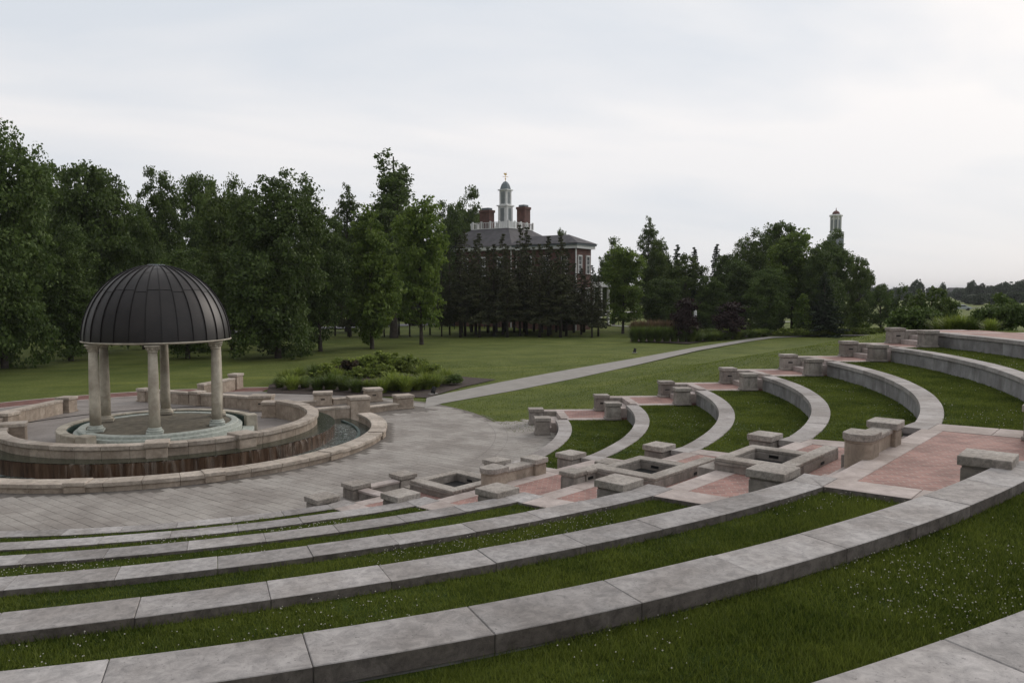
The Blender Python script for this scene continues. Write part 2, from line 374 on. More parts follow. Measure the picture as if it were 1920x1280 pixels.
# ------------------------------------------------------------------ amphitheatre geometry
Q = [(-0.025, -0.113, 11.863), (0.006, -0.028, 14.226), (-0.018, 0.066, 16.624), (-0.018, 0.083, 18.988),
     (0.048, 0.048, 21.29), (0.295, -0.059, 23.475), (0.0, -0.224, 25.817)]
CW = 0.44
def rin(i, th):
    t = (max(-100, th) + 60) / 40
    return Q[i][0]*t*t + Q[i][1]*t + Q[i][2] - (0.0024*min(max(0, -83-th), 14)**2 if i == 5 else 0)
def zt(i): return 0.5 + 0.5*i
def pol(r, th): return (r*math.cos(R(th)), r*math.sin(R(th)))
NP_ = [(2.25, -12.08), (3.48, -14.29), (4.71, -16.43), (5.98, -18.45), (7.26, -20.45), (8.6, -22.55), (9.95, -24.55)]
FP_ = [(7.6, -9.72), (8.8, -11.78), (10.02, -13.82), (11.3, -15.8), (12.76, -17.54), (14.15, -19.5), (15.55, -21.4)]
def frame(i):
    n_, f_ = Vector(NP_[i]), Vector(FP_[i]); t = (f_ - n_); L = t.length; t /= L
    return n_, t, Vector((t.y, -t.x)), L
def W(i, t, d):
    n_, tt, a, L = frame(i); p = n_ + tt*t + a*d; return (p.x, p.y)
LEN = [frame(i)[3] for i in range(7)]
TN, TF = 0.56, 5.42      # flights run between these along each line
CF = (-1.5, 0.58)        # centre of the fountain
def cf(r, th): return (CF[0] + r*math.cos(R(th)), CF[1] + r*math.sin(R(th)))

ordn = ['lowest', 'second lowest', 'third lowest', 'fourth lowest', 'third highest', 'second highest', 'highest']

# ---- curved seat walls (a near section this side of the middle stairs and a far section beyond them)
def shade_side(o, ox, oy):  # paints shade: side faces turned this way get the darker edge stone
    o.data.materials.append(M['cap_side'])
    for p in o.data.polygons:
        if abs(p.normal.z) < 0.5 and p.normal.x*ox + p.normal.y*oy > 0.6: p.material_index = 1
def seat_wall(i, a0, a1, label, capmat, zbase, far, endpts=None, startpts=None, width=CW):
    mid = (a0+a1)/2; bx, by = pol(rin(i, mid)+0.2, mid)
    root = empty('curved_seat_wall', (bx, by, zbase), label, 'seat wall', 'curved limestone seat walls of the amphitheatre')
    rm = rin(i, mid); nseg = max(1, round(R(abs(a1-a0))*rm/1.0)); da = (a1-a0)/nseg; g = 0.0022/rm*57.3
    zc = zt(i)
    for k in range(nseg):
        b0, b1 = a0 + k*da + g, a0 + (k+1)*da - g
        sub = 4
        th = [b0 + (b1-b0)*q/sub for q in range(sub+1)]
        jz = random.uniform(-0.004, 0.004)
        pts = [pol(rin(i, t), t) for t in th] + [pol(rin(i, t)+width, t) for t in th[::-1]]
        o = wpart('cap_stone', MB().prism(pts, zc-0.12+jz, zc+jz), capmat, root, bevel=0.005)
        if not far: shade_side(o, math.cos(R((b0+b1)/2)), math.sin(R((b0+b1)/2)))
        # panel of the wall below
        th[0] -= g*0.7; th[-1] += g*0.7
        pts = [pol(rin(i, t)+0.045, t) for t in th] + [pol(rin(i, t)+width-0.02, t) for t in th[::-1]]
        wpart('wall_panel', MB().prism(pts, zbase-0.05, zc-0.1225+jz), M['face'], root, bevel=0.003)
    for pts in (endpts, startpts):
        if pts:
            wpart('end_cap_stone', MB().prism(pts, zc-0.12, zc), capmat, root, bevel=0.005)
            c = Vector((sum(p[0] for p in pts)/len(pts), sum(p[1] for p in pts)/len(pts)))
            q = [tuple(c + (Vector(p)-c)*0.93) for p in pts]
            wpart('wall_panel', MB().prism(q, zbase-0.05, zc-0.1225), M['face'], root)
    return root

A0 = -126.0
thN, thF = [], []
for i in range(7):
    thN.append(math.degrees(math.atan2(NP_[i][1], NP_[i][0]))); thF.append(math.degrees(math.atan2(FP_[i][1], FP_[i][0])))
nearlab = ['lowest weathered limestone seat wall curving along the plaza edge in the near stand',
           'second row seat wall from the plaza in the near stand, thin grass strips either side',
           'third row seat wall from the plaza in the near stand of the amphitheatre',
           'fourth row seat wall from the plaza crossing the near stand beside clover grass',
           'fifth row seat wall from the plaza ending at the broad pink stair landing',
           'wide mottled seat wall in the foreground sweeping up to the right edge of the view',
           'closest seat wall, only its grey top showing in the bottom right corner']
for i in range(7):
    e0 = thN[i]
    ends = [pol(rin(i, e0), e0), pol(rin(i, e0)+NW[i], e0), NP_[i], W(i, TN, 0), W(i, TN, -CW)] if i < 6 else None
    seat_wall(i, A0, e0 if i < 6 else thN[i], nearlab[i], M['cap'], zt(i)-0.5, False, endpts=ends, width=NW[i])
farlab = ['short curved seat wall at plaza level in the far stand, beyond the middle stairs',
          'second row curved seat wall in the far stand, just above the lowest one',
          'third row curved seat wall of the far stand, between two lawn wedges',
          'fourth row pale curved seat wall in the middle of the far stand',
          'fifth row broad curved seat wall of the far stand reaching the large pink landing',
          'long bluish grey seat wall sweeping out of view at the right below the top row',
          'topmost curved wall of the far stand edging the upper pink terrace']
for i in range(7):
    f0 = thF[i]
    st = [W(i, TF, -CW), W(i, TF, 0), FP_[i], pol(rin(i, f0), f0)]
    seat_wall(i, f0, -18.0 if i < 6 else -17.0, farlab[i], M['cap_far'], zt(i)-0.5, True, startpts=st)

# ---- turf between the rows
def strip_mesh(i, a0, a1, z, edge=None, nr=6, out=None):
    """turf sheet from the back of ring i to the face of ring i+1"""
    vs, fs = [], []; na = max(8, int(abs(a1-a0)*1.2))
    for k in range(na+1):
        th = a0 + (a1-a0)*k/na
        ra = rin(i, th)+(NW[i] if a0 < -100 else CW)-0.01; rb = (rin(i+1, th)+0.05) if i < 6 else (out or 32)
        for j in range(nr+1):
            r = ra + (rb-ra)*j/nr
            x, y = pol(r, th); h = -0.004
            vs.append((x, y, z + (h if 0 < j < nr else 0)))
    for k in range(na):
        for j in range(nr):
            a = k*(nr+1)+j; fs.append((a, a+nr+1, a+nr+2, a+1))
    return vs, fs
for i in range(7):
    vs, fs = strip_mesh(i, A0, min(thN[i], thN[min(i+1, 6)]) if i < 6 else thN[6], zt(i)-DROP[i])
    mb = MB().add(vs, fs)
    # wedge up to the stair border
    if i < 6:
        a, b_ = NP_[i], W(i+1, 0, -CW+0.03)
        th = thN[i]
        pin = pol(rin(i, th)+NW[i], th); pout = pol(rin(i+1, th)+0.05, th)
        mb.add([(pin[0], pin[1], zt(i)-DROP[i]), (a[0], a[1], zt(i)-DROP[i]), (b_[0], b_[1], zt(i)-DROP[i]), (pout[0], pout[1], zt(i)-DROP[i])], [(0, 1, 2, 3)])
    props(link('turf_terrace', mb.mesh('turf', M['turf'], smooth=True)), kind='structure')
    vs, fs = strip_mesh(i, -18, max(thF[i], thF[min(i+1, 6)]) + 0.0, zt(i)-0.03)
    mb = MB().add(vs, fs)
    if i < 6:
        mb.add([(*FP_[i], zt(i)-0.03), (*pol(rin(i+1, thF[i])+0.05, thF[i]), zt(i)-0.03), (*W(i+1, LEN[i+1], -CW+0.03), zt(i)-0.03)], [(0, 1, 2)])
        # turf under the aisle borders, so no gap shows
        props(link('turf_terrace', mb.mesh('turf', M['turf'], smooth=True)), kind='structure')

# ---- middle stairs: landings, borders, steps
landl = ['plaza level', 'second', 'third', 'fourth', 'broad fifth', 'sixth']
def quad(mb, pts, z0, z1): mb.prism([tuple(p) for p in pts], z0, z1)
for i in range(6):
    z = zt(i); L0, L1 = LEN[i], LEN[i+1]
    root = empty('middle_stair_landing', (*W(i, L0/2, 0.8), z-0.3), None, None); root['kind'] = 'structure'
    mb = MB(); quad(mb, [W(i, TN, 0.25), W(i, TF, 0.25), W(i+1, TF, -0.10), W(i+1, TN, -0.10)], z-0.3, z-0.006)
    wpart('brick_paving', mb, M['pink'], root)
    # front border strip in separate stones
    nb = 6
    for k in range(nb):
        t0, t1 = TN + (TF-TN)*k/nb + 0.003, TN + (TF-TN)*(k+1)/nb - 0.003
        mb = MB(); quad(mb, [W(i, t0, -0.10), W(i, t1, -0.10), W(i, t1, 0.247), W(i, t0, 0.247)], z-0.167, z + random.uniform(-.001, .002))
        wpart('border_stone', mb, M['border'], root, bevel=0.006)
    def P2(side, s):   # point along the side border, s 0..1 from line i to line i+1
        ta = (0, TN) if side == 0 else (TF, L0); tb = (0, TN) if side == 0 else (TF, L1)
        a = [Vector(W(i, t, 0.003)) for t in ta]; b_ = [Vector(W(i+1, t, -CW-0.003)) for t in tb]
        return tuple(a[0].lerp(b_[0], s)), tuple(a[1].lerp(b_[1], s))
    for side in (0, 1):
        for k in range(2):
            s0, s1 = k/2 + 0.002, (k+1)/2 - 0.002
            a = P2(side, s0); b_ = P2(side, s1)
            mb = MB(); quad(mb, [a[0], a[1], b_[1], b_[0]], z-0.30, z - 0.001)
            o = wpart('border_stone', mb, M['border'], root, bevel=0.006)
            if side == 0: shade_side(o, -frame(i)[1].x, -frame(i)[1].y)
    # the wall closing the middle under each line (behind the steps)
    mb = MB(); quad(mb, [W(i, 2.15, -0.46), W(i, 3.85, -0.46), W(i, 3.85, -0.104), W(i, 2.15, -0.104)], z-0.5, z-0.003)
    wpart('retaining_block', mb, M['pier'], root)
fl = ['nearer', 'farther']
for i in range(6):
    for s, (t0, t1) in enumerate(((TN, 2.15), (3.85, TF))):
        z = zt(i)
        root = empty('stone_steps', (*W(i, (t0+t1)/2, -0.4), z-0.5),
                     'pale steps of the %s flight up to the %s landing of the middle stairs' % (fl[s], landl[i]), 'steps', 'flights of the middle stairs')
        for k in range(2):
            d0 = -0.103 - 0.30*(k+1); zz = z - 0.167*(k+1)
            mb = MB(); quad(mb, [W(i, t0+0.01, d0), W(i, t1-0.01, d0), W(i, t1-0.01, -0.104-0.30*k), W(i, t0+0.01, -0.104-0.30*k)], z-0.52, zz)
            wpart('step', mb, M['border'], root, bevel=0.008)

# ---- piers
def pier(cx, cy, ax, ay, w, dep, z0, z1, label, name='stone_pier', group='square limestone piers beside the stairs', slot=None, plinth=True, mat=None, capmat=None, capt=0.115, rnd=False, over=0.032, rb=0.014):
    """w along (ax, ay), dep across; slot = list of (side, height) for recessed lights"""
    rz = math.atan2(ay, ax); mat = mat or M['pier']; capmat = capmat or M['piercap']
    root = empty(name, (cx, cy, z0), label, 'pier', group, rz)
    H = z1 - z0; w2, d2 = w/2, dep/2
    def shape(o, nz=10):
        if not rnd: return [(-w2-o, -d2-o), (w2+o, -d2-o), (w2+o, d2+o), (-w2-o, d2+o)]
        # nose end at -x, rounded
        pts = [(w2+o, -d2-o), (w2+o, d2+o)]
        for k in range(nz+1):
            a = math.pi/2 + math.pi*k/nz
            pts.append((-w2+d2*0.55 + (d2*0.75+o)*math.cos(a), (d2+o)*math.sin(a)))
        return pts
    link('body', MB().prism(shape(0), 0.002, H-capt-0.03).mesh('body', mat, bevel=0.012), root)
    link('neck', MB().prism(shape(-0.012 if not rnd else 0.006), H-capt-0.031, H-capt-0.001).mesh('neck', mat, bevel=0.004), root)
    link('cap', MB().prism(shape(over), H-capt, H).mesh('cap', capmat, smooth=False, bevel=rb, seg=3), root)
    if plinth: link('plinth', MB().prism(shape(0.03), 0, 0.07).mesh('plinth', mat, bevel=0.01), root)
    if slot:
        for sd, h in slot:
            sw = 0.085
            mb = MB()
            e_ = 0.004
            if sd in ('-x', '+x'):
                s_ = -1 if sd == '-x' else 1; xx = s_*(w2 + e_)
                a, b_ = sorted((xx, xx - s_*0.02)); mb.box(a, b_, -sw, sw, h-0.025, h+0.025)
                fr = MB().box(a - 0.002, b_ + 0.002, -sw-0.012, sw+0.012, h+0.026, h+0.040).box(a-0.002, b_+0.002, -sw-0.012, sw+0.012, h-0.040, h-0.026)
            else:
                s_ = -1 if sd == '-y' else 1; yy = s_*(d2 + e_)
                a, b_ = sorted((yy, yy - s_*0.02)); mb.box(-sw, sw, a, b_, h-0.025, h+0.025)
                fr = MB().box(-sw-0.012, sw+0.012, a-0.002, b_+0.002, h+0.026, h+0.040).box(-sw-0.012, sw+0.012, a-0.002, b_+0.002, h-0.040, h-0.026)
            lt = link('recessed_light', mb.mesh('recessed_light', M['recess']), root)
            link('frame', fr.mesh('frame', mat), lt)
    return root

nlab = ['low square pier standing on the plaza at the foot of the near seat walls',
        'capped pier ending the second near seat wall, above a small pink landing',
        'dark capped pier before the well ending the third near seat wall',
        'square capped pier in the middle of the stairs ending the fourth near seat wall',
        'rough capped pier beside the broad pink landing, ending the fifth near seat wall',
        'large rounded-edge pier at right, standing on the broad pink landing']
flab = ['square capped pier behind the rounded pier, ending the lowest far seat wall',
        'pier with a black slot light below the second far seat wall',
        'pier with half hidden slot light ending the third far seat wall',
        'square pier left of the small upper pink landing, ending the fourth far seat wall',
        'pier half hidden behind a square pier, ending the fifth far seat wall',
        'pier cut by the right edge of the view beside the long seat wall']
for i in range(6):
    n_, t, a, L = frame(i)
    x, y = W(i, 0.17, -0.72)
    pier(x, y, t.x, t.y, 0.50, 0.48, zt(i)-0.5, zt(i)+0.10, nlab[i], plinth=True)
    x, y = W(i, TF-0.05, -0.70)
    pier(x, y, t.x, t.y, 0.50, 0.46, zt(i)-0.5, zt(i)+0.10, flab[i], slot=[('-x', 0.24)], plinth=True)

# ---- wells (open stone boxes) on the landings and the parapets on the lines
def well(i, label, z_up=0.21, fill=0.10):
    """open box on landing i in front of line i+1"""
    z = zt(i) - 0.004 if i >= 0 else 0.0; j = i+1; zt_ = (zt(i) if i >= 0 else 0.0) + z_up
    t0, t1, t2, t3 = 1.92, 2.22, 3.14, 3.42
    d0, d1, d2_, d3 = -2.44 if i > 0 else -2.60, -2.24 if i > 0 else -2.36, -1.42, -1.16
    root = empty('planter_well', (*W(j, 2.65, -1.8), z), label, 'planter well', 'open stone wells on the middle stairs')
    def wall(a, b_, c, d, nm='wall'):
        q = [W(j, a, c), W(j, b_, c), W(j, b_, d), W(j, a, d)]
        mb = MB(); quad(mb, q, z+0.001, zt_-0.062); wpart(nm, mb, M['pier'], root, bevel=0.004)
        e_ = 0.02
        q = [W(j, a-e_, c-e_), W(j, b_+e_, c-e_), W(j, b_+e_, d+e_), W(j, a-e_, d+e_)]
        return q
    walls = [(t0, t1, d0, d3), (t2, t3, d0, d2_-0.002), (t1+0.002, t2-0.002, d0, d1), (t1+0.002, 4.2, d2_, d3)]
    for a, b_, c, d in walls:
        wall(a, b_, c, d)
        mb = MB(); quad(mb, [W(j, a, c), W(j, b_, c), W(j, b_, d), W(j, a, d)], zt_-0.060, zt_)
        wpart('coping', mb, M['piercap'], root, bevel=0.014, seg=2)
    # outer moulding below the coping
    mb = MB(); quad(mb, [W(j, t0-0.02, d0), W(j, t0-0.002, d0), W(j, t0-0.002, d3), W(j, t0-0.02, d3)], zt_-0.10, zt_-0.062)
    wpart('moulding', mb, M['pier'], root)
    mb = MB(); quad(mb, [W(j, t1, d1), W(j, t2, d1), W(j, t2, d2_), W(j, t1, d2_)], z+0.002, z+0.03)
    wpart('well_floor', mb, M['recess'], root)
    # slot lights: inside far wall and on the outer face toward the steps
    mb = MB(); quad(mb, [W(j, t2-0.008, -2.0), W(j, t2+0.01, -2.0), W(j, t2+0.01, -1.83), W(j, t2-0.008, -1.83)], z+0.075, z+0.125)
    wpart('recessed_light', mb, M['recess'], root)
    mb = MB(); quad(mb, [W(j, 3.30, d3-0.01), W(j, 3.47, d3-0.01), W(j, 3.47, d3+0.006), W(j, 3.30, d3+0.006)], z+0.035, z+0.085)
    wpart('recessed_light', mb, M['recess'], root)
    return root
well(0, 'open square stone well between the plaza and the lowest stairs')
well(2, 'open stone well with a black slot light in the middle of the stairs')
well(3, 'larger open stone well left of the rounded pier by the broad landing')
well(5, 'stone well at the right edge of the view behind the large pier')

def parapet(i, label, h, tall=True):
    z = zt(i); n_, t, a, L = frame(i)
    root = empty('parapet_wall', (*W(i, 2.8, -0.2), z), label, 'parapet', 'low parapet walls between the two stair flights')
    mb = MB(); quad(mb, [W(i, 2.35, -0.33), W(i, 3.35, -0.33), W(i, 3.35, -0.06), W(i, 2.35, -0.06)], z-0.498, z+h*0.55)
    wpart('wall', mb, M['fount'], root, bevel=0.004)
    mb = MB(); quad(mb, [W(i, 2.35, -0.36), W(i, 3.35, -0.36), W(i, 3.35, -0.03), W(i, 2.35, -0.03)], z+h*0.55+0.001, z+h*0.55+0.085)
    wpart('coping', mb, M['piercap'], root, bevel=0.025, seg=3)
    x, y = W(i, 2.19, -0.19); x2, y2 = W(i, 3.47, -0.19)
    if tall:
        pier(x, y, t.x, t.y, 0.44, 0.40, z-0.5, z+h, 'rounded bullnose pier at the near end of the parapet on the %s landing' % landl[i], name='rounded_pier', group='rounded piers of the parapets', rnd=True, mat=M['fount'], plinth=False, capt=0.11, over=0.03)
        pier(x2, y2, t.x, t.y, 0.36, 0.40, z-0.5, z+h, 'square pier at the far end of the parapet on the %s landing' % landl[i], group='square end piers of the parapets', mat=M['fount'], plinth=False, capt=0.11, over=0.03)
    return root
parapet(1, 'low buff parapet wall between rounded and square pier above the first well', 0.36)
parapet(4, 'buff parapet wall between rounded and square pier at the broad pink landing', 0.38)
parapet(5, 'parapet wall behind the large pier at the right edge', 0.38)
# low parapet with two small square blocks on the third landing line
z2 = zt(2); n_, t, a, L = frame(2)
for tt, w_, lb in ((1.68, 0.34, 'small square capped pier at the near end of the low parapet, over a slot light'), (2.78, 0.36, 'small square block at the far end of the low parapet beside the middle well')):
    x, y = W(2, tt, -0.24); pier(x, y, t.x, t.y, w_, 0.32, z2-0.5, z2+0.215, lb, group='small piers of the low parapet', plinth=False, capt=0.08, over=0.025, rb=0.02)
root = empty('parapet_wall', (*W(2, 2.2, -0.1), z2-0.5), 'low grey parapet wall with a slot light leading to the middle well', 'parapet')
mb = MB(); quad(mb, [W(2, 1.86, -0.30), W(2, 2.59, -0.30), W(2, 2.59, -0.06), W(2, 1.86, -0.06)], z2-0.5, z2+0.13); wpart('wall', mb, M['pier'], root)
mb = MB(); quad(mb, [W(2, 1.86, -0.33), W(2, 2.59, -0.33), W(2, 2.59, -0.03), W(2, 1.86, -0.03)], z2+0.131, z2+0.20); wpart('coping', mb, M['piercap'], root, bevel=0.02, seg=2)
mb = MB(); quad(mb, [W(2, 1.90, -0.075), W(2, 2.06, -0.075), W(2, 2.06, -0.054), W(2, 1.90, -0.054)], z2+0.03, z2+0.08); wpart('recessed_light', mb, M['recess'], root)

# ---- box of low walls at the foot of the stairs, on the plaza
def lowwall(pa, pb, th, z0, z1, label, mat=None, capmat=None, name='low_wall', group=None, cap=0.06, over=0.025, nst=1, cat='low wall'):
    pa, pb = Vector(pa), Vector(pb); t = (pb-pa); L = t.length; t /= L; nrm = Vector((-t.y, t.x)); mat = mat or M['fount']; capmat = capmat or M['fcap']
    mid = (pa+pb)/2
    root = empty(name, (mid.x, mid.y, z0), label, cat, group)
    for k in range(nst):
        a = pa + t*(L*k/nst + 0.002); b_ = pa + t*(L*(k+1)/nst - 0.002)
        q = lambda o: [tuple(a - nrm*(th/2+o)), tuple(b_ - nrm*(th/2+o)), tuple(b_ + nrm*(th/2+o)), tuple(a + nrm*(th/2+o))]
        wpart('wall_block', MB().prism(q(0), z0-0.02, z1-cap-0.001), mat, root, bevel=0.006)
        wpart('coping', MB().prism(q(over), z1-cap, z1), capmat, root, bevel=0.014, seg=2)
    return root
n_, t, a, L = frame(0)
x, y = W(0, 1.88, -2.0); pier(x, y, t.x, t.y, 0.46, 0.46, 0, 0.36, 'low square pier on the plaza at the left corner of the first well', plinth=False, capt=0.10, group='low piers around the first well')
x, y = W(0, 3.28, -1.98); pier(x, y, t.x, t.y, 0.46, 0.46, 0, 0.36, 'low square pier on the plaza behind the first well corner', plinth=False, capt=0.10, group='low piers around the first well')
lowwall(W(0, 2.15, -1.9), W(0, 3.02, -1.9), 0.24, 0, 0.25, 'low tangential wall linking the two low piers beside the plaza', mat=M['pier'], capmat=M['border'])
lowwall(W(0, 1.9, -1.75), W(0, 1.95, -0.95), 0.24, 0, 0.25, 'short low wall running from the left low pier to the stairs', mat=M['pier'], capmat=M['border'])

# ---- far side stairs at the end of the far stand
th0 = R(-18); ER = Vector((math.cos(th0), math.sin(th0))); ET = Vector((-ER.y, ER.x))
def G(i, t, d): p = ER*(rin(i, -18)+CW+d) + ET*t; return (p.x, p.y)
sl_l = ['lowest', 'second', 'third', 'fourth', 'fifth', 'sixth', 'topmost']
for i in range(7):
    z = zt(i)
    cx, cy = G(i, 0.03, -0.90); pier(cx, cy, ER.x, ER.y, 0.50, 0.46, z-0.5, z+0.10, 'square pier ending the %s far seat wall at the side stairs' % sl_l[i], group='inner piers of the side stairs')
    cx, cy = G(i, 2.07, -0.95); pier(cx, cy, ER.x, ER.y, 0.50, 0.46, z-0.5, z+0.10, 'slot lit pier on the grass bank side of the %s side steps' % sl_l[i], group='outer piers of the side stairs', slot=[('-y', 0.30)])
    root = empty('stone_steps', (*G(i, 1.1, -0.5), z-0.5), 'grey stone steps between the two piers of the %s side flight' % sl_l[i], 'steps', 'flights of the side stairs')
    for k in range(2):
        mb = MB(); quad(mb, [G(i, 0.36, -0.203-0.33*(k+1)), G(i, 1.83, -0.203-0.33*(k+1)), G(i, 1.83, -0.204-0.33*k), G(i, 0.36, -0.204-0.33*k)], z-0.51, z-0.167*(k+1))
        wpart('step', mb, M['border'], root, bevel=0.008)
    root = empty('side_stair_landing', (*G(i, 1.1, 0.5), z-0.3)); root['kind'] = 'structure'
    dn = rin(i+1, -18)-rin(i, -18) if i < 6 else 2.6
    mb = MB(); quad(mb, [G(i, 0.35, 0.10), G(i, 2.05, 0.10), G(i, 2.05, dn-0.2), G(i, 0.35, dn-0.2)], z-0.3, z-0.006); wpart('brick_paving', mb, M['pink'], root)
    for k in range(3):
        t0 = 0.35+1.7*k/3; mb = MB(); quad(mb, [G(i, t0+0.002, -0.20), G(i, t0+1.7/3-0.002, -0.20), G(i, t0+1.7/3-0.002, 0.097), G(i, t0+0.002, 0.097)], z-0.167, z+0.001); wpart('border_stone', mb, M['border'], root, bevel=0.006)
    for (ta, tb) in ((0.003, 0.347), (2.053, 2.40)):
        for k in range(2):
            s0 = (-0.66 if ta > 1 else 0.0) ; s1 = dn-0.66
            u0, u1 = s0 + (s1-s0)*k/2+0.002, s0 + (s1-s0)*(k+1)/2-0.002
            mb = MB(); quad(mb, [G(i, ta, u0), G(i, tb, u0), G(i, tb, u1), G(i, ta, u1)], z-0.45, z-0.001); wpart('border_stone', mb, M['border'], root, bevel=0.006)
    mb = MB(); quad(mb, [G(i, 1.84, -0.70), G(i, 2.05, -0.70), G(i, 2.05, -0.205), G(i, 1.84, -0.205)], z-0.5, z-0.002); wpart('retaining_block', mb, M['pier'], root)
# upper pink terrace behind the top wall
vs = []; fs = []; K = 24
for k in range(K+1):
    th = -50 + (32.6)*k/K
    for r in (rin(6, th)+CW+0.005, 28.6): x, y = pol(r, th); vs.append((x, y, zt(6)-0.006))
fs = [(2*k, 2*k+1, 2*k+3, 2*k+2) for k in range(K)]
props(link('upper_brick_terrace', MB().add(vs, fs).mesh('upper_terrace', M['pink'])), kind='structure')
vs = []
for k in range(K+1):
    th = -50 + 32.6*k/K
    for r in (28.6, 28.9): x, y = pol(r, th); vs.append((x, y, zt(6)-0.003))
props(link('terrace_edging', MB().add(vs, fs).mesh('terrace_edging', M['border'])), kind='structure')

# ------------------------------------------------------------------ ground
def smooth(a, b_, x): t = min(1, max(0, (x-a)/(b_-a))); return t*t*(3-2*t)
def ground_z(x, y):
    p = Vector((x, y)); rr = p.dot(ER); tt = p.dot(ET); r = p.length; th = math.degrees(math.atan2(y, x))
    z = 0.0
    # bank beside the far stand
    if tt >= 2.2 and rr > 6:
        H = min(3.42, max(0, (rr-12.6)/2.38*0.5+0.35)) if rr < 29 else 3.42*(1-smooth(30, 52, rr))
        H *= smooth(10.5, 13, rr)
        f = 1 - smooth(2.4, max(6, min(27, 1.53*rr-7.4)), tt)
        z = H*f - 0.16*math.exp(-(tt-2.4)/1.2)*smooth(12, 14, rr)*(1 if rr < 27 else 0)
        z += 0.10*math.sin(rr*2.64+0.8)*math.exp(-(tt-2.4)/5)*smooth(12, 15, rr)*(1-smooth(24, 27, rr))
        z += (0.05*math.sin(x*0.7)*math.cos(y*0.6))*smooth(2.4, 8, tt)*f*smooth(12, 15, rr)
    elif r > 11.6 and (th < -15 or th > 150 or tt < 2.2) and not (rr < 0 and y > -8):
        inner = -0.35 + 0*r
        if r < 28.7:
            # under the stands
            if tt < 2.2 and (-128 < th < 0): z = max(-0.3, 0.5*(r-13.5)/2.38) - 0.35
            else: z = 3.3*smooth(12.5, 28, r)*smooth(-140, -127, th)
        else:
            z = 3.36*(1-smooth(31, 56, r))
            if r < 31: z = 3.36
    return z
vs, fs = [], []
rad = [11.5, 11.9, 12.5, 13.2] + [14+0.6*k for k in range(30)] + [33, 34.5, 36.5, 39, 42, 46, 50, 55, 60, 66, 74, 84, 96, 110, 130, 160, 200, 260, 350, 500, 800, 1400, 2600, 4500]
NA = 320
for r in rad:
    for k in range(NA):
        th = 360*k/NA
        x, y = cf(r, th)
        zz = ground_z(x, y) + (-0.012)
        if r > 30: zz += 0.05*math.sin(x*0.09+1)*math.sin(y*0.07)
        vs.append((x, y, zz))
for j in range(len(rad)-1):
    for k in range(NA):
        a = j*NA+k; b_ = j*NA+(k+1) % NA; fs.append((a, a+NA, b_+NA, b_))
g = props(link('lawn', MB().add(vs, fs).mesh('lawn', M['lawn'], smooth=True)), kind='structure')

def band(name, f_in, f_out, a0, a1, z, mat, n=60, c=cf):
    vs = []
    for k in range(n+1):
        th = a0+(a1-a0)*k/n
        for f_ in (f_in, f_out): x, y = c(f_ if not callable(f_) else f_(th), th); vs.append((x, y, z))
    fs = [(2*k, 2*k+2, 2*k+3, 2*k+1)[::-1] for k in range(n)]
    return props(link(name, MB().add(vs, fs).mesh(name, mat)), kind='structure')
band('paving_bed', 7.30, 11.54, 0, 360, -0.004, M['joint'], 120)
band('paving_bed', 11.53, 13.4, -125, -6, -0.005, M['joint'], 60)
band('red_brick_walk', 12.22, 13.75, 72, 200, 0.006, M['red'], 60)
band('walk_edging', 12.02, 12.22, 72, 200, 0.012, M['border'], 60)
band('walk_edging', 13.75, 13.95, 72, 200, 0.012, M['border'], 60)
band('plaza_back_apron', 11.5, 12.03, 60, 200, 0.001, M['terrace'], 60)
band('terrace_paving', 2.0, 4.7, 0, 360, 0.0, M['terrace'], 90)
band('back_fill_paving', 4.60, 7.45, 23, 165, -0.004, M['terrace'], 60)
band('plaza_back_paving', 7.44, 11.5, 40, 165, 0.002, M['terrace'], 80)

# plaza pavers: running bond, long side about -60 degrees
pr = R(-58); pu = Vector((math.cos(pr), math.sin(pr))); pv = Vector((-pu.y, pu.x)); PL, PWD = 0.50, 0.25
camp = Vector((0, CAMY))
cells = []
for a in range(-52, 53):
    for b_ in range(-80, 81):
        c = pu*((a + 0.5*(b_ % 2))*PL) + pv*(b_*PWD) + Vector(CF)
        r = (c - Vector(CF)).length; ang = math.degrees(math.atan2(c.y-CF[1], c.x-CF[0]))
        r0 = c.length; thc = math.degrees(math.atan2(c.y, c.x))
        if r < 7.68: continue
        if not (-172 < ang < 42): continue
        lim = 11.25 if ang > -5 else 13.3
        if r > lim: continue
        if -128 < thc < -14 and r0 > rin(0, thc)-0.12: continue
        if ang > 2 and r < 10.6 and ang > 14: continue
        # clear of the low piers
        cells.append(((c-camp).length, c))
cells.sort(key=lambda q: q[0])
paving = empty('plaza_paving', (2, -10, 0)); paving['kind'] = 'structure'
def paver_pts(c, s=0.005):
    return [c - pu*(PL/2-s) - pv*(PWD/2-s), c + pu*(PL/2-s) - pv*(PWD/2-s), c + pu*(PL/2-s) + pv*(PWD/2-s), c - pu*(PL/2-s) + pv*(PWD/2-s)]
c0 = Vector((0, 0)); pm = [MB().prism([tuple(q) for q in paver_pts(c0)], -0.006, 0.002).mesh('paver', M['paver'], bevel=0.002)]
view_dir = Vector((math.sin(YAW), math.cos(YAW)))
def in_view(c): d = c - camp; u = d.dot(Vector((view_dir.y, -view_dir.x)))/max(0.1, d.dot(view_dir)); return abs(u) < 0.66
near = [q for q in cells if in_view(q[1])][:300]; ids = {id(q) for q in near}
for _, c in near:
    o = link('paver', pm[0], paving, (c.x-2, c.y+10, random.uniform(-0.002, 0.003)))
mb = MB()
for q in cells:
    if id(q) in ids: continue
    h = 0.002 + random.uniform(-0.0015, 0.002)
    mb.prism([tuple(p) for p in paver_pts(q[1])], -0.006, h)
me = mb.mesh('pavers', M['paver']); me.transform(Matrix.Translation((-2, 10, 0)))
o = link('paver_field', me, paving); o['kind'] = 'stuff'
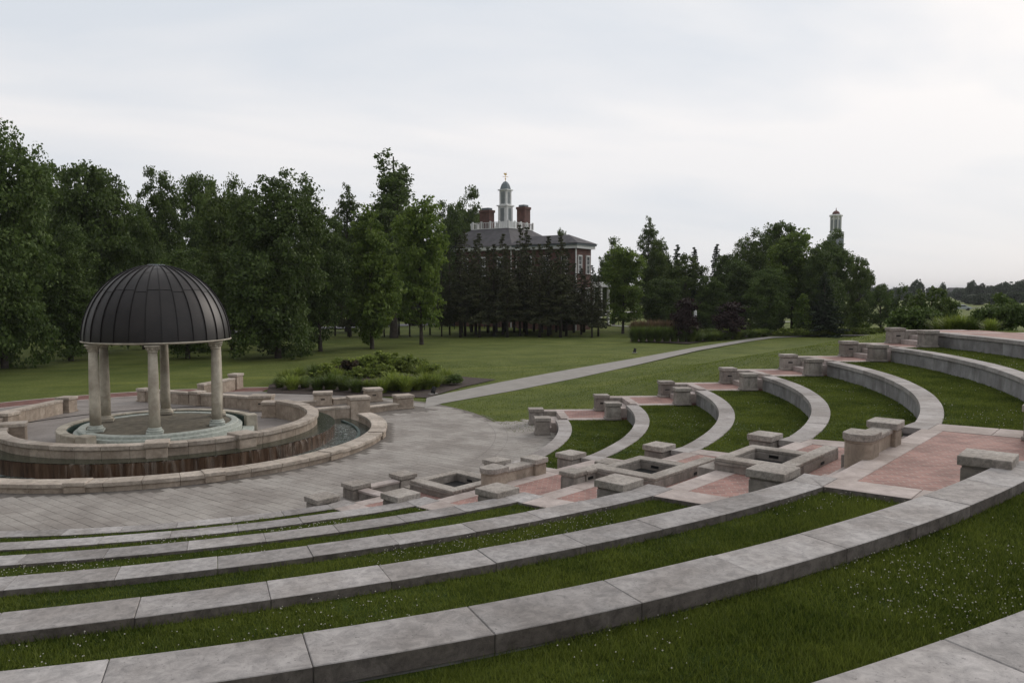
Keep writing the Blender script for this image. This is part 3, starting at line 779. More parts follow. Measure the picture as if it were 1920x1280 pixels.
for r in (11.2, 11.62):
    b = band('drain_channel', r, r+0.03, -42, 4, 0.0055, M['terrace'], 40)

# concrete footpath
def path(name, pts, w, z, mat, zf=None):
    vs = []; P_ = [Vector(p) for p in pts]
    for k, p in enumerate(P_):
        t = (P_[min(k+1, len(P_)-1)] - P_[max(k-1, 0)]).normalized(); nn = Vector((-t.y, t.x))
        ww = w if not isinstance(w, list) else w[k]
        for s in (-0.5, 0.5): q = p + nn*ww*s; vs.append((q.x, q.y, z + (zf(q.x, q.y) if zf else 0)))
    fs = [(2*k, 2*k+1, 2*k+3, 2*k+2)[::-1] for k in range(len(P_)-1)]
    return props(link(name, MB().add(vs, fs).mesh(name, mat)), kind='structure')
FOOTPATH = 1

# ------------------------------------------------------------------ fountain
def fring(name, r0, r1, z0, z1, a0, a1, mat, label=None, capmat=None, cap=0.08, over=0.03, step=0.75, cat='fountain wall', nm='wall_block'):
    mid = (a0+a1)/2
    root = empty(name, (*cf(r0, mid), z0), label, cat)
    n_ = max(1, round(R(abs(a1-a0))*r1/step)); da = (a1-a0)/n_; g_ = 0.003/r1*57.3
    for k in range(n_):
        b0, b1 = a0+k*da+g_, a0+(k+1)*da-g_; th = [b0+(b1-b0)*q/3 for q in range(4)]
        pts = [cf(r0, t) for t in th]+[cf(r1, t) for t in th[::-1]]
        wpart(nm, MB().prism(pts, z0, z1-(cap if capmat else 0)-0.001), mat, root, bevel=0.006)
        if capmat:
            pts = [cf(r0-over, t) for t in th]+[cf(r1+over, t) for t in th[::-1]]
            wpart('coping', MB().prism(pts, z1-cap, z1), capmat, root, bevel=0.016, seg=2)
    return root
fring('fountain_inner_wall', 4.66, 4.96, -0.6, 0.70, -186, 15, M['fount'], 'curved buff stone wall between the upper pool and the domed pavilion terrace', M['fcap'], 0.13, 0.05)
fring('fountain_outer_wall', 6.90, 7.36, -0.5, 0.24, -196, 12, M['fount'], 'low outer stone rim of the fountain beside the grey plaza', M['fcap'], 0.11, 0.05, step=0.9)
wr = fring('weir_wall', 5.42, 5.56, -0.5, 0.315, -196, 26, M['weir'], 'brown stained curved weir with water spilling over it', None, step=1.4, cat='weir', nm='weir_block')
fring('lower_weir', 6.36, 6.46, -0.5, -0.045, -60, 16, M['darkteal'], 'submerged curved ledge in the lower pool near the outer rim', None, step=1.4, cat='ledge', nm='ledge_block')
# curved lip blocks where the copings meet piers (buttress blocks)
for th, lb in ((-90.5, 'block buttress in the middle of the inner fountain wall below the pavilion'), (-62, 'block buttress of the inner fountain wall right of the pavilion front column')):
    x, y = cf(4.84, th); pier(x, y, math.cos(R(th)), math.sin(R(th)), 0.60, 0.56, 0.0, 0.765, 'square %s' % lb, name='wall_buttress', group='buttresses of the inner fountain wall', mat=M['fount'], capmat=M['fcap'], plinth=False, capt=0.14, over=0.045, rb=0.02)
for th, lb in ((-104, 'reddish block at the left of the fountain rim, cut by the view edge'), (-78.5, 'square reddish block set in the fountain rim below the pavilion'), (-49, 'rounded block in the fountain rim in front of the waterfall'), (-22, 'block at the right of the fountain rim beside the plaza')):
    x, y = cf(7.18, th); pier(x, y, math.cos(R(th)), math.sin(R(th)), 0.50, 0.50, 0.0, 0.275, lb, name='rim_block', group='blocks in the fountain rim', mat=M['fount'], capmat=M['fcap'], plinth=False, capt=0.10, over=0.02, rb=0.02)
def water(name, r0, r1, a0, a1, z, mat, label=None):
    n_ = 90; vs = []; nr = 4
    for k in range(n_+1):
        th = a0+(a1-a0)*k/n_
        for j in range(nr+1): vs.append((*cf(r0+(r1-r0)*j/nr, th), z))
    fs = [(k*(nr+1)+j, k*(nr+1)+j+1, (k+1)*(nr+1)+j+1, (k+1)*(nr+1)+j) for k in range(n_) for j in range(nr)]
    fs = [f[::-1] if a1 < a0 else f for f in fs]
    return props(link(name, MB().add(vs, fs).mesh(name, mat, smooth=True)), kind='structure')
water('upper_pool_water', 4.9, 5.57, -200, 34, 0.335, M['pool'])
water('lower_pool_water', 5.5, 6.95, -200, 24, -0.10, M['lowpool'])
fo = water('waterfall_foam', 5.56, 6.0, -200, 20, -0.085, M['foam']); fo['kind'] = 'stuff'
fo = water('waterfall_foam', 5.58, 6.34, -52, 10, -0.078, M['foam']); fo['kind'] = 'stuff'
# falling water sheets over the weir: thin bulging curtain pieces
wm, n, l, b = water_mat('falling_water', (0.30, 0.26, 0.22)); b.inputs['Roughness'].default_value = 0.15
wp = world_pos(n); mpn = n.new('ShaderNodeMapping'); mpn.inputs['Scale'].default_value = (4, 4, 0.35); l.new(wp, mpn.inputs[0])
a_ = ramp(n, l, noise(n, l, 1.6, 6, 0.7, vec=mpn.outputs[0]), [(0.5, (0, 0, 0)), (0.75, (0.55, 0.55, 0.55))]); l.new(a_, b.inputs['Alpha'])
vs = []; fs = []; K = 220
for k in range(K+1):
    th = -118 + 134*k/K
    w_ = 0.012*math.sin(k*0.37)+0.008*math.sin(k*1.31)+0.004*math.sin(k*3.7)
    for (dr, z) in ((0.0, 0.342), (0.05, 0.325), (0.085+w_, 0.20), (0.10+w_, 0.02), (0.12+w_, -0.10)): vs.append((*cf(5.565+dr, th), z))
fs = [(k*5+j, (k+1)*5+j, (k+1)*5+j+1, k*5+j+1) for k in range(K) for j in range(4)]
o = link('falling_water', MB().add(vs, fs).mesh('falling_water', wm, smooth=True)); props(o, kind='stuff')

# walls and piers behind the fountain
FM, FC = M['fount'], M['fcap']
def fpier(x, y, ang, w, d, z1, label, z0=0.0, rnd=False, slot=None):
    return pier(x, y, math.cos(R(ang)), math.sin(R(ang)), w, d, z0, z1, label, name='fountain_pier', group='stone piers around the fountain', mat=FM, capmat=FC, capt=0.12, over=0.035, rb=0.02, rnd=rnd, slot=slot)
fpier(1.87, 5.75, -18, 0.88, 0.62, 0.66, 'large pier with slot light right of the right hand column', slot=[('-y', 0.32)])
fpier(2.10, 3.95, -12, 0.62, 0.60, 0.62, 'square pier where the inner fountain wall begins, left of the pool end')
fpier(4.45, 6.35, -8, 0.78, 0.62, 0.60, 'pier with slot light behind the pool end wall', slot=[('-y', 0.30)])
fpier(6.75, 6.85, 2, 0.74, 0.60, 0.60, 'farthest right slot light pier before the planting bed', slot=[('-y', 0.30)], rnd=False)
fpier(5.50, 3.45, 4, 0.80, 0.66, 0.72, 'tall pier at the right end of the pool end wall', z0=-0.45)
fpier(7.55, 4.25, 8, 0.72, 0.60, 0.58, 'pier nearest the footpath at the end of the short wall')
lowwall((3.15, 2.95), (5.15, 3.35), 0.34, -0.5, 0.36, 'tall end wall closing the fountain pool on the right', nst=3, cap=0.09)
lowwall((5.85, 3.5), (7.25, 4.1), 0.34, 0, 0.26, 'short low wall between the tall pier and the footpath pier', nst=2)
lowwall((2.35, 5.75), (4.1, 6.2), 0.30, 0, 0.27, 'low wall behind the pool end linking two piers', nst=2)
lowwall((4.85, 6.4), (6.35, 6.8), 0.30, 0, 0.27, 'low wall between the two rear slot light piers', nst=2)
lowwall((2.45, 3.62), (3.22, 2.05), 0.42, -0.5, 0.69, 'broad wall piece curving from the pier into the inner fountain wall', nst=1, cap=0.13)
# rear curved wall: pier, wall, pier, wall to the large pier
lowwall((-2.75, 10.3), (-0.95, 8.6), 0.32, 0, 0.56, 'rear curved wall behind the pavilion, left half', nst=4, cap=0.10)
lowwall((-0.45, 8.2), (1.5, 6.2), 0.32, 0, 0.56, 'rear curved wall behind the pavilion, right half', nst=4, cap=0.10)
fpier(-0.70, 8.4, -45, 0.50, 0.46, 0.62, 'pier in the middle of the rear wall behind the right hand column')
fpier(-2.95, 10.55, -45, 0.46, 0.46, 0.60, 'pier at the left end of the rear wall, beside a column')
lowwall((-0.6, 11.2), (0.85, 13.3), 0.36, 0, 0.62, 'sunlit buff wall rising to a pier behind the rear wall', nst=2, cap=0.09)
fpier(1.05, 13.7, 55, 0.55, 0.5, 0.80, 'tall narrow pier at the far end of the buff wall by the red walk')
# left side walls
lowwall((-7.35, 4.9), (-5.95, 7.9), 0.36, 0, 0.56, 'left buff wall between two piers at the edge of the terrace', nst=3, cap=0.10)
fpier(-5.72, 8.25, 65, 0.55, 0.55, 0.64, 'pier at the rear end of the left terrace wall')
fpier(-7.0, 4.2, 65, 0.60, 0.55, 0.66, 'pier at the front end of the left terrace wall, near the view edge')
lowwall((-8.2, 1.6), (-7.2, 3.9), 0.36, 0, 0.5, 'wall cut by the left view edge below the terrace wall', nst=2, cap=0.10)
fpier(-6.15, 0.55, 4, 0.92, 0.55, 0.80, 'broad pier at the left end of the inner fountain wall', z0=-0.45, slot=[('-x', 0.9)])

# ------------------------------------------------------------------ pavilion
PC = (-1.72, 0.55); ZB = 0.56
def pc(r, th): return (PC[0]+r*math.cos(R(th)), PC[1]+r*math.sin(R(th)))
pav = empty('domed_pavilion', (*PC, 0), 'open pavilion with a dark seamed metal dome on pale fluted-free columns', 'pavilion')
wpart('platform', MB().lathe([(2.62, 0.0), (2.62, 0.40), (2.60, 0.42), (0.1, 0.42)], 72, PC), M['verdigris'], pav)
wpart('platform_rim', MB().lathe([(2.50, 0.421), (2.50, 0.50), (2.47, 0.53), (2.28, 0.53), (2.25, 0.51), (2.25, 0.43)], 72, PC), M['verdigris'], pav)
floor = plain('mossy_round_floor', (0.145, 0.128, 0.095), 0.9, 0, 0.4, 4, bumpk=0.4); M['moss'] = floor
wpart('round_floor', MB().lathe([(2.24, 0.422), (2.24, 0.505), (0.05, 0.515)], 72, PC), floor, pav)
# joints in the floor slab: thin radial strips
for k in range(0):
    pass
# curved bench kerb around the back
def kerb_pts(r0, r1, a0, a1, n_=28): 
    th = [a0+(a1-a0)*q/n_ for q in range(n_+1)]; return [pc(r0, t) for t in th]+[pc(r1, t) for t in th[::-1]]
for k in range(12):
    a0 = 14 + 208*k/12; a1 = 14 + 208*(k+1)/12
    wpart('kerb_stone', MB().prism(kerb_pts(2.80, 3.10, a0+0.1, a1-0.1, 4), 0.002, 0.55), M['column'], pav, bevel=0.03, seg=2)
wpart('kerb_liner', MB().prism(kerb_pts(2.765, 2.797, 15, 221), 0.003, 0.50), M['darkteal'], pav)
for th in (228, 8):
    x, y = pc(2.95, th); mb = MB(); 
    u_ = Vector((math.cos(R(th)), math.sin(R(th)))); v_ = Vector((-u_.y, u_.x)); c = Vector((x, y))
    mb.prism([tuple(c - u_*0.19 - v_*0.24), tuple(c + u_*0.19 - v_*0.24), tuple(c + u_*0.19 + v_*0.24), tuple(c - u_*0.19 + v_*0.24)], 0.001, 0.60)
    wpart('kerb_end_block', mb, M['column'], pav, bevel=0.03, seg=2)
wpart('front_step', MB().prism([pc(2.63, t) for t in range(-118, 10, 4)]+[pc(3.02, t) for t in range(8, -120, -4)], 0.003, 0.22), M['verdigris'], pav, bevel=0.02)
# columns
ZC0 = 0.52; ZC1 = 3.36
for k, ang in enumerate((208.6, 148.6, 268.6, 88.6, 328.6, 28.6)):
    x, y = pc(2.10, ang)
    c_ = (0, 0)
    colo = link('column', MB().lathe([(0.168, 0.20)] + [(0.168 - 0.030*s*s, 0.20 + 2.36*s) for s in (0.25, 0.5, 0.75, 1.0)], 28, c_).mesh('column', M['column'], smooth=True), pav, (x-PC[0], y-PC[1], ZC0))
    wet = ang in (208.6, 268.6, 328.6)
    bm_ = M['verdigris'] if wet else M['column']
    link('base_plate', MB().box(-0.25, 0.25, -0.25, 0.25, 0.0, 0.07).mesh('base_plate', bm_, bevel=0.01), colo)
    link('base_torus', MB().lathe([(0.235, 0.071), (0.25, 0.095), (0.24, 0.125), (0.205, 0.135), (0.20, 0.155), (0.215, 0.17), (0.20, 0.19), (0.17, 0.201)], 28, c_).mesh('base_torus', bm_, smooth=True), colo)
    link('capital', MB().lathe([(0.142, 2.561), (0.165, 2.575), (0.150, 2.60), (0.145, 2.66), (0.175, 2.70), (0.20, 2.73), (0.205, 2.745)], 28, c_).mesh('capital', M['column'], smooth=True), colo)
    link('abacus', MB().box(-0.225, 0.225, -0.225, 0.225, 2.746, 2.80).mesh('abacus', M['column'], bevel=0.01), colo)
    for q in range(8):
        a = q*math.pi/4; p0 = (0.155*math.cos(a), 0.155*math.sin(a), 2.63); p1 = (0.195*math.cos(a), 0.195*math.sin(a), 2.715)
        link('capital_leaf', MB().tube(p0, p1, 0.022, 0.03, 6).mesh('capital_leaf', M['column'], smooth=True), colo)
wpart('ring_beam', MB().lathe([(1.88, 3.322), (1.88, 3.43), (2.17, 3.43), (2.19, 3.40), (2.19, 3.36), (2.17, 3.322), (1.88, 3.322)], 72, PC), M['column'], pav)
RB, ZR, HD = 2.29, 3.40, 2.47
def dome_pt(th, s, o=0.0):     # s 0 rim .. 1 apex
    a = s*math.pi/2; r = (RB+o)*math.cos(a); z = ZR + (HD+o)*math.sin(a); return (*pc(r, th), z)
NG = 30; NB = 26
cuts_a, cuts_b = (0.0, 0.31, 0.64, 0.955), (0.0, 0.40, 0.955)
for g_ in range(NG):
    t0, t1 = g_*360/NG, (g_+1)*360/NG
    cuts = (0.0, 0.46, 0.78, 0.962) if g_ % 3 else (0.0, 0.44, 0.70, 0.962)
    for c0_, c1_ in zip(cuts[:-1], cuts[1:]):
        vs = []; n1 = 10
        for j in range(n1+1):
            s = c0_ + 0.0025*(c0_ > 0) + (c1_-c0_-0.0025)*j/n1
            oo = 0.006*(1-j/n1)
            for th in (t0, (t0+t1)/2, t1): vs.append(dome_pt(th, s, oo))
        fs = [(j*3+k, j*3+k+1, (j+1)*3+k+1, (j+1)*3+k) for j in range(n1) for k in range(2)]
        wpart('dome_panel', MB().add(vs, fs), M['bronze'], pav, smooth=True)
    # standing seam
    vs = []; n1 = 26; w_ = 0.55
    for j in range(n1+1):
        s = 0.962*j/n1; a = s*math.pi/2; dth = 0.011/max(0.12, RB*math.cos(a))*57.3
        vs += [dome_pt(t0-dth, s, 0.0), dome_pt(t0-dth, s, 0.032), dome_pt(t0+dth, s, 0.032), dome_pt(t0+dth, s, 0.0)]
    fs = [(j*4+k, j*4+k+1, (j+1)*4+k+1, (j+1)*4+k) for j in range(n1) for k in range(3)]
    wpart('dome_seam', MB().add(vs, fs), M['seam'], pav)
wpart('dome_lining', MB().lathe([(2.26, ZR-0.02)] + [(2.22*math.cos(q*math.pi/24), ZR + 2.39*math.sin(q*math.pi/24)) for q in range(12)], 48, PC), M['seam'], pav)
wpart('rim_band', MB().lathe([(2.20, 3.355), (2.325, 3.355), (2.335, 3.372), (2.32, 3.395), (2.20, 3.395)], 72, PC), M['column'], pav)
wpart('dome_cap', MB().lathe([(0.30, ZR+2.44), (0.30, ZR+2.475), (0.26, ZR+2.495), (0.05, ZR+2.50)], 24, PC), M['lead'], pav)

# ------------------------------------------------------------------ plants
def rand_dirs(n_, g=rng):
    v = g.normal(size=(n_, 3)); return v/np.linalg.norm(v, axis=1, keepdims=True)
def leaves(centres, size, up=0.25, g=rng, aspect=1.6, outd=None, outk=0.5):
    """diamond leaves around given centres; normals biased outward/up"""
    n_ = len(centres); nn = rand_dirs(n_, g); nn[:, 2] += up
    if outd is not None: nn += outd*outk
    nn /= np.linalg.norm(nn, axis=1, keepdims=True)
    h = rand_dirs(n_, g); a = np.cross(nn, h); a /= np.linalg.norm(a, axis=1, keepdims=True)+1e-9; b_ = np.cross(nn, a)
    s = size*g.uniform(0.6, 1.35, (n_, 1))
    v = np.stack([centres - a*s*aspect/2, centres - b_*s/2 + nn*s*0.12, centres + a*s*aspect/2, centres + b_*s/2 + nn*s*0.12], 1)
    return v.reshape(-1, 3)

def lobe_points(lobes, nclump, per, crad, g, shell=0.55, drop=0.0):
    """clump centres inside ellipsoid lobes, then leaf centres around them"""
    vol = np.array([l_[3]*l_[4]*l_[5] for l_ in lobes]); vol = vol**0.72; pr_ = vol/vol.sum()
    idx = g.choice(len(lobes), nclump, p=pr_); L = np.array(lobes)[idx]
    d = rand_dirs(nclump, g); rr = (shell + (1-shell)*g.random(nclump)**0.6)[:, None]
    rr *= 1 + 0.05*g.normal(size=(nclump, 1))
    c = L[:, :3] + d*L[:, 3:6]*rr
    keep = c[:, 2] > 0.3; c = c[keep]; d = d[keep]
    dist = np.sort(np.linalg.norm(c[:, None] - c[None], axis=2), axis=1)[:, 4]      # no clump floats free of the crown
    keep = dist < max(0.25, crad*1.9); c = c[keep]; d = d[keep]
    cr_ = crad*g.uniform(0.6, 1.45, (len(c), 1, 1))
    off = rand_dirs(len(c)*per, g).reshape(len(c), per, 3)*(g.random((len(c), per, 1))**0.5)*cr_*np.array([1.15, 1.15, 0.75])
    pts = (c[:, None, :] + off).reshape(-1, 3)
    dd = np.repeat(d, per, 0)
    return pts, dd, c

def trunk_mesh(name, h, r0, limbs, g, bend=0.25, top=0.8, n=8):
    mb = MB(); pts = []; N_ = 7
    bx, by = g.uniform(-bend, bend, 2)
    for k in range(N_+1):
        s = k/N_*top; pts.append(Vector((bx*math.sin(s*3), by*math.sin(s*2.4), h*s)))
    rr = [r0*(1.25 if k == 0 else 1.0)*(1-0.82*k/N_) for k in range(N_+1)]
    for k in range(N_): mb.tube(pts[k], pts[k+1], rr[k], rr[k+1], n, cap=(k == N_-1))
    for c in limbs:
        s = max(0.12, min(0.75, (c[2]/h)*0.62)); f_ = s/top*N_; k = min(N_-1, int(f_)); p0 = pts[k].lerp(pts[k+1], f_-k)
        p2 = Vector(c); pm_ = p0.lerp(p2, 0.5) + Vector((0, 0, -0.06*h*0.3)); r1 = r0*0.34*(1-s*0.5)
        mb.tube(p0, pm_, r1, r1*0.6, 5, cap=False); mb.tube(pm_, p2, r1*0.6, r1*0.15, 5, cap=False)
    return mb.mesh(name, M['bark'], smooth=True)

KINDS = {}
def make_kind(key, h, w, lobes, leafmat, nclump, per, crad, leaf, seed, r0=0.28, limbs=26, shell=0.5, bend=0.3, nm='broadleaf_tree', top=0.8):
    g = np.random.default_rng(seed)
    pts, dd, c = lobe_points(lobes, nclump, per, crad, g, shell)
    me = np_mesh('crown_'+key, leaves(pts, leaf, 0.3, g, outd=dd), 4, leafmat)
    li = [tuple(c[k]) for k in g.choice(len(c), min(limbs, len(c)), replace=False)]
    KINDS[key] = (me, trunk_mesh('trunk_'+key, h, r0, li, g, bend, top), h, w, nm)

def rl(seed, n_, h, w, zlo, top_taper, ylo=0.22):
    """random lobes filling an oval outline of height h and width w"""
    g = np.random.default_rng(seed); L = []
    for k in range(n_):
        s = (k+0.5)/n_; z = zlo + (h-zlo)*s*0.96
        prof = math.sin(math.pi*min(1, (s*0.66+0.17)))**0.55 if top_taper == 'oval' else (1-s)**0.75+0.10
        a = g.uniform(0, 6.28); rr = w/2*prof
        q = 0.55*rr*g.uniform(0.5, 1.0)
        s_ = rr*g.uniform(0.45, 0.70)
        L.append((q*math.cos(a), q*math.sin(a), z - s_*0.2, s_, s_, s_*g.uniform(0.75, 1.15)))
        L.append((-q*math.cos(a)*0.9, -q*math.sin(a)*0.9, z-0.3*s_, s_*0.9, s_*0.9, s_*g.uniform(0.75, 1.1)))
        if prof > 0.6: L.append((q*math.cos(a+1.6), q*math.sin(a+1.6), z, s_*0.85, s_*0.85, s_*0.9))
    return L
make_kind('maple_a', 15, 10, rl(11, 9, 15, 10, 1.8, 'oval'), M['leaf_dark'], 640, 60, 0.78, 0.195, 1, shell=0.45)
make_kind('maple_b', 15, 10, rl(12, 9, 15, 10, 1.6, 'oval'), M['leaf_dark'], 640, 60, 0.78, 0.195, 2, shell=0.45)
make_kind('maple_c', 15, 10, rl(13, 9, 15, 10, 2.0, 'oval'), M['leaf_mid'], 600, 56, 0.78, 0.195, 3, shell=0.45)
make_kind('skirted', 15, 12, rl(14, 10, 15, 12, 0.6, 'oval'), M['leaf_dark'], 820, 66, 0.78, 0.185, 4, shell=0.45)
make_kind('ash_a', 14, 7.0, rl(15, 9, 14, 7.0, 2.2, 'cone')+rl(25, 7, 12, 6.0, 2.2, 'oval'), M['leaf_bright'], 520, 38, 0.55, 0.21, 5, r0=0.2, nm='young_shade_tree')
make_kind('ash_b', 14, 7.0, rl(16, 9, 14, 7.0, 2.2, 'oval'), M['leaf_bright'], 500, 38, 0.6, 0.22, 6, r0=0.22, nm='young_shade_tree')
make_kind('cotton', 20, 8, [(0, 0, 17.6, 1.5, 1.5, 2.4), (1.6, 0.4, 15.5, 1.7, 1.7, 1.6), (-1.4, -0.5, 15.0, 1.6, 1.6, 1.8), (2.8, 0.3, 13.6, 1.3, 1.3, 1.1), (-2.9, 0.2, 12.6, 1.3, 1.3, 1.4), (0.3, 0.5, 12.3, 2.5, 2.5, 2.0), (3.1, -.2, 11, 1.2, 1.2, 1.0), (-3.0, -.5, 9.6, 1.5, 1.5, 1.6), (1.0, 0, 9, 2.6, 2.6, 2.2), (-.6, 0, 6.5, 2.4, 2.4, 2.2)],
          M['leaf_dark'], 440, 38, 0.58, 0.19, 7, r0=0.34, shell=0.35, nm='cottonwood_tree', limbs=40, top=0.95)
make_kind('oak_a', 15, 13, [(0, 0, 12.2, 2.6, 2.6, 2.2), (-3, 0, 10.8, 2.2, 2.2, 1.8), (3.1, .5, 10.4, 2.3, 2.3, 1.7), (-4.6, .2, 8.2, 1.9, 1.9, 1.6), (4.6, 0, 7.8, 2.0, 2.0, 1.6), (0, 2, 9, 2.6, 2.6, 2.2), (0, -2.4, 8.6, 2.6, 2.6, 2.2), (1.8, -2, 11.4, 1.8, 1.8, 1.5), (-3.5, 0, 5.6, 2.2, 2.2, 1.5), (3.5, 0, 5.2, 2.2, 2.2, 1.5), (0, 0, 5.8, 3, 3, 2)],
          M['leaf_dark'], 480, 52, 0.66, 0.20, 8, r0=0.4, shell=0.4, nm='oak_tree', limbs=36)
make_kind('oak_b', 15, 13, [(0.5, 0, 12.4, 2.4, 2.4, 2.1), (-2.6, 0, 11.2, 2.0, 2.0, 1.6), (3.4, .5, 9.8, 2.4, 2.4, 1.9), (-4.4, .2, 8.6, 1.9, 1.9, 1.6), (4.8, 0, 7.2, 1.7, 1.7, 1.5), (0, 1.8, 9.4, 2.6, 2.6, 2.2), (0, -2.4, 8.2, 2.6, 2.6, 2.2), (-3.5, 0, 5.4, 2.4, 2.4, 1.8), (3.3, 0, 4.6, 2.4, 2.4, 1.8), (0, 0, 4.8, 3, 3, 2.4)],
          M['leaf_mid'], 480, 52, 0.66, 0.20, 9, r0=0.36, shell=0.4, nm='oak_tree', limbs=30)
make_kind('small_a', 5, 3.6, rl(31, 6, 5, 3.6, 0.9, 'oval'), M['leaf_mid'], 220, 30, 0.30, 0.13, 10, r0=0.07, nm='small_tree')
make_kind('small_b', 5, 3.2, rl(32, 7, 5, 3.2, 0.7, 'cone')+rl(33, 5, 4, 2.8, 0.7, 'oval'), M['leaf_bright'], 220, 28, 0.26, 0.12, 11, r0=0.06, nm='small_tree')
make_kind('small_red', 5, 3.6, rl(34, 7, 5, 3.2, 0.6, 'cone')+rl(37, 5, 3.8, 3.4, 0.6, 'oval'), M['leaf_red'], 230, 28, 0.28, 0.12, 12, r0=0.06, nm='small_tree')
make_kind('burg', 4, 4.2, rl(35, 5, 4, 4.2, 1.2, 'oval'), M['leaf_burg'], 220, 26, 0.32, 0.12, 13, r0=0.08, nm='purple_leaf_tree', shell=0.3)
make_kind('bush', 3.6, 4.4, rl(36, 4, 3.6, 4.4, 0.1, 'oval'), M['leaf_mid'], 240, 28, 0.32, 0.12, 14, r0=0.06, nm='rounded_shrub_tree')
make_kind('far', 12, 13, [(0, 0, 8.2, 3.2, 3.2, 3.2), (-3.2, 0, 6.2, 2.8, 2.8, 2.8), (3.2, 0, 6.4, 2.8, 2.8, 2.6), (0, 2, 5, 3, 3, 3), (-4.5, 0, 3.4, 2.2, 2.2, 2.6), (4.6, 0, 3.2, 2.2, 2.2, 2.6), (0, 0, 2.6, 4, 4, 2.6)],
          M['leaf_blue'], 260, 22, 1.0, 0.55, 15, r0=0.3, shell=0.3, nm='distant_tree', limbs=8)

def conifer(key, h, w, mat, seed, nwh, spars, low, nm, bare=0.16, leaf=0.16, per=16):
    g = np.random.default_rng(seed); P_, D = [], []; limbs = []
    for k in range(nwh):
        s = k/nwh; z = h*(bare + (1-bare)*s); rr = w/2*((1-s)**0.8*0.92+0.05)*g.uniform(0.75, 1.15)
        nb_ = int(5 + 3*(1-s))
        for q in range(nb_):
            if g.random() < spars: continue
            a = g.uniform(0, 6.28); L_ = rr*g.uniform(0.6, 1.15); m_ = max(2, int(L_/0.33))
            limbs.append((L_*math.cos(a), L_*math.sin(a), z-0.12*L_, z))
            for t in range(m_):
                f_ = (t+0.7)/m_; c = np.array([L_*f_*math.cos(a), L_*f_*math.sin(a), z - 0.22*L_*f_ + 0.1*f_*f_*L_])
                cr_ = (0.30*(1-0.45*f_) + 0.04*L_)*(0.14+0.86*(1-s)**0.9)
                pp_ = max(4, int(per*(0.3+0.7*(1-s)))); o = rand_dirs(pp_, g)*(g.random((pp_, 1))**0.5)*cr_*np.array([1.2, 1.2, 0.55]); P_.append(c+o)
    pts = np.concatenate(P_)
    me = np_mesh('crown_'+key, leaves(pts, leaf, 0.5, g, aspect=2.4), 4, mat)
    mb = MB(); mb.tube((0, 0, 0), (0, 0, h*0.97), 0.16, 0.02, 8)
    for (x, y, z, z0) in limbs[::2]: mb.tube((0, 0, z0), (x, y, z), 0.03, 0.008, 4, cap=False)
    KINDS[key] = (me, mb.mesh('trunk_'+key, M['bark'], smooth=True), h, w, nm)
conifer('larch_a', 13, 4.0, M['leaf_brown'], 41, 36, 0.38, 0, 'thin_conifer_tree', bare=0.16)
conifer('larch_b', 13, 3.6, M['leaf_brown'], 42, 34, 0.38, 0, 'thin_conifer_tree', bare=0.20)
conifer('spruce', 12, 5.2, M['leaf_pine'], 43, 38, 0.05, 0, 'spruce_tree', bare=0.03, per=20, leaf=0.18)
conifer('poplar', 14, 4.6, M['leaf_pine'], 44, 34, 0.10, 0, 'narrow_evergreen_tree', bare=0.10, per=18)

def bpt(u, d): az = YAW + math.atan((u-960)/F_PX); return (d*math.sin(az), CAMY + d*math.cos(az))
def tree(key, u, d, topy, hw, label, group=None, z0=0.0, name=None, mat=None):
    me, tr, h, w, nm = KINDS[key]
    x, y = bpt(u, d); dd = d*math.cos(math.atan((u-960)/F_PX))
    H = CAMZ - z0 + (546-topy)*dd/F_PX; Wd = 2*hw*dd/F_PX
    e_ = empty(name or nm, (x, y, z0), label, 'tree', group, rz=random.uniform(0, 6.28))
    e_.scale = (Wd/w, Wd/w, H/h)
    link('trunk', tr, e_)
    c = link('crown', me, e_)
    if mat:
        c.material_slots[0].link = 'OBJECT'; c.material_slots[0].material = mat
    return e_
GW = 'broadleaf trees of the wood behind the pavilion'
tree('skirted', 5, 60, 246, 125, 'tallest dark green tree at the far left edge', GW)
tree('maple_a', -120, 55, 240, 110, 'dark tree partly outside the left edge of the view', GW)
tree('maple_b', 95, 74, 300, 62, 'dark tree just right of the tallest tree at the left edge', GW)
tree('maple_b', 186, 70, 303, 82, 'round topped dark tree directly left of the dome top', GW)
tree('maple_a', 130, 64, 430, 75, 'lower dark tree in front of the left wood, left of the dome', GW)
tree('maple_a', 305, 80, 326, 52, 'pointed dark tree behind the dome', GW)
tree('maple_b', 375, 84, 322, 52, 'dark tree standing right behind the dome, twin of the pointed one', GW)
tree('maple_a', 268, 74, 388, 45, 'lower tree filling the dip in the wood above the dome', GW)
tree('maple_c', 435, 70, 345, 62, 'mid green tree upper right of the dome', GW)
tree('skirted', 520, 60, 333, 118, 'broad tree right of the dome with foliage reaching the lawn', GW)
tree('maple_b', 600, 66, 398, 62, 'dark sloping shouldered tree right of the broad one', GW)
tree('maple_a', 350, 62, 470, 70, 'low dark tree just behind the dome', GW)
tree('maple_a', 60, 95, 330, 80, 'dim tree deep in the left wood', GW)
tree('maple_b', 240, 98, 400, 80, 'dim tree deep in the wood behind the dome gap', GW)
tree('maple_a', 480, 96, 370, 80, 'dim tree deep behind the broad tree', GW)
tree('maple_b', 650, 98, 430, 70, 'dim tree deep in the wood between broad tree and fresh green trees', GW)
tree('cotton', 577, 80, 330, 27, 'narrow dark evergreen top rising above the wood at centre left')
tree('cotton', 738, 84, 280, 82, 'tall open crowned tree rising above everything left of the brick mansion')
tree('cotton', 655, 88, 340, 42, 'slim open side tree left of the tall open crowned tree')
tree('ash_b', 742, 88, 392, 62, 'dark tree filling in below the tall open crown')
tree('ash_a', 697, 68, 362, 62, 'fresh green pointed tree with a bare trunk on the lawn edge')
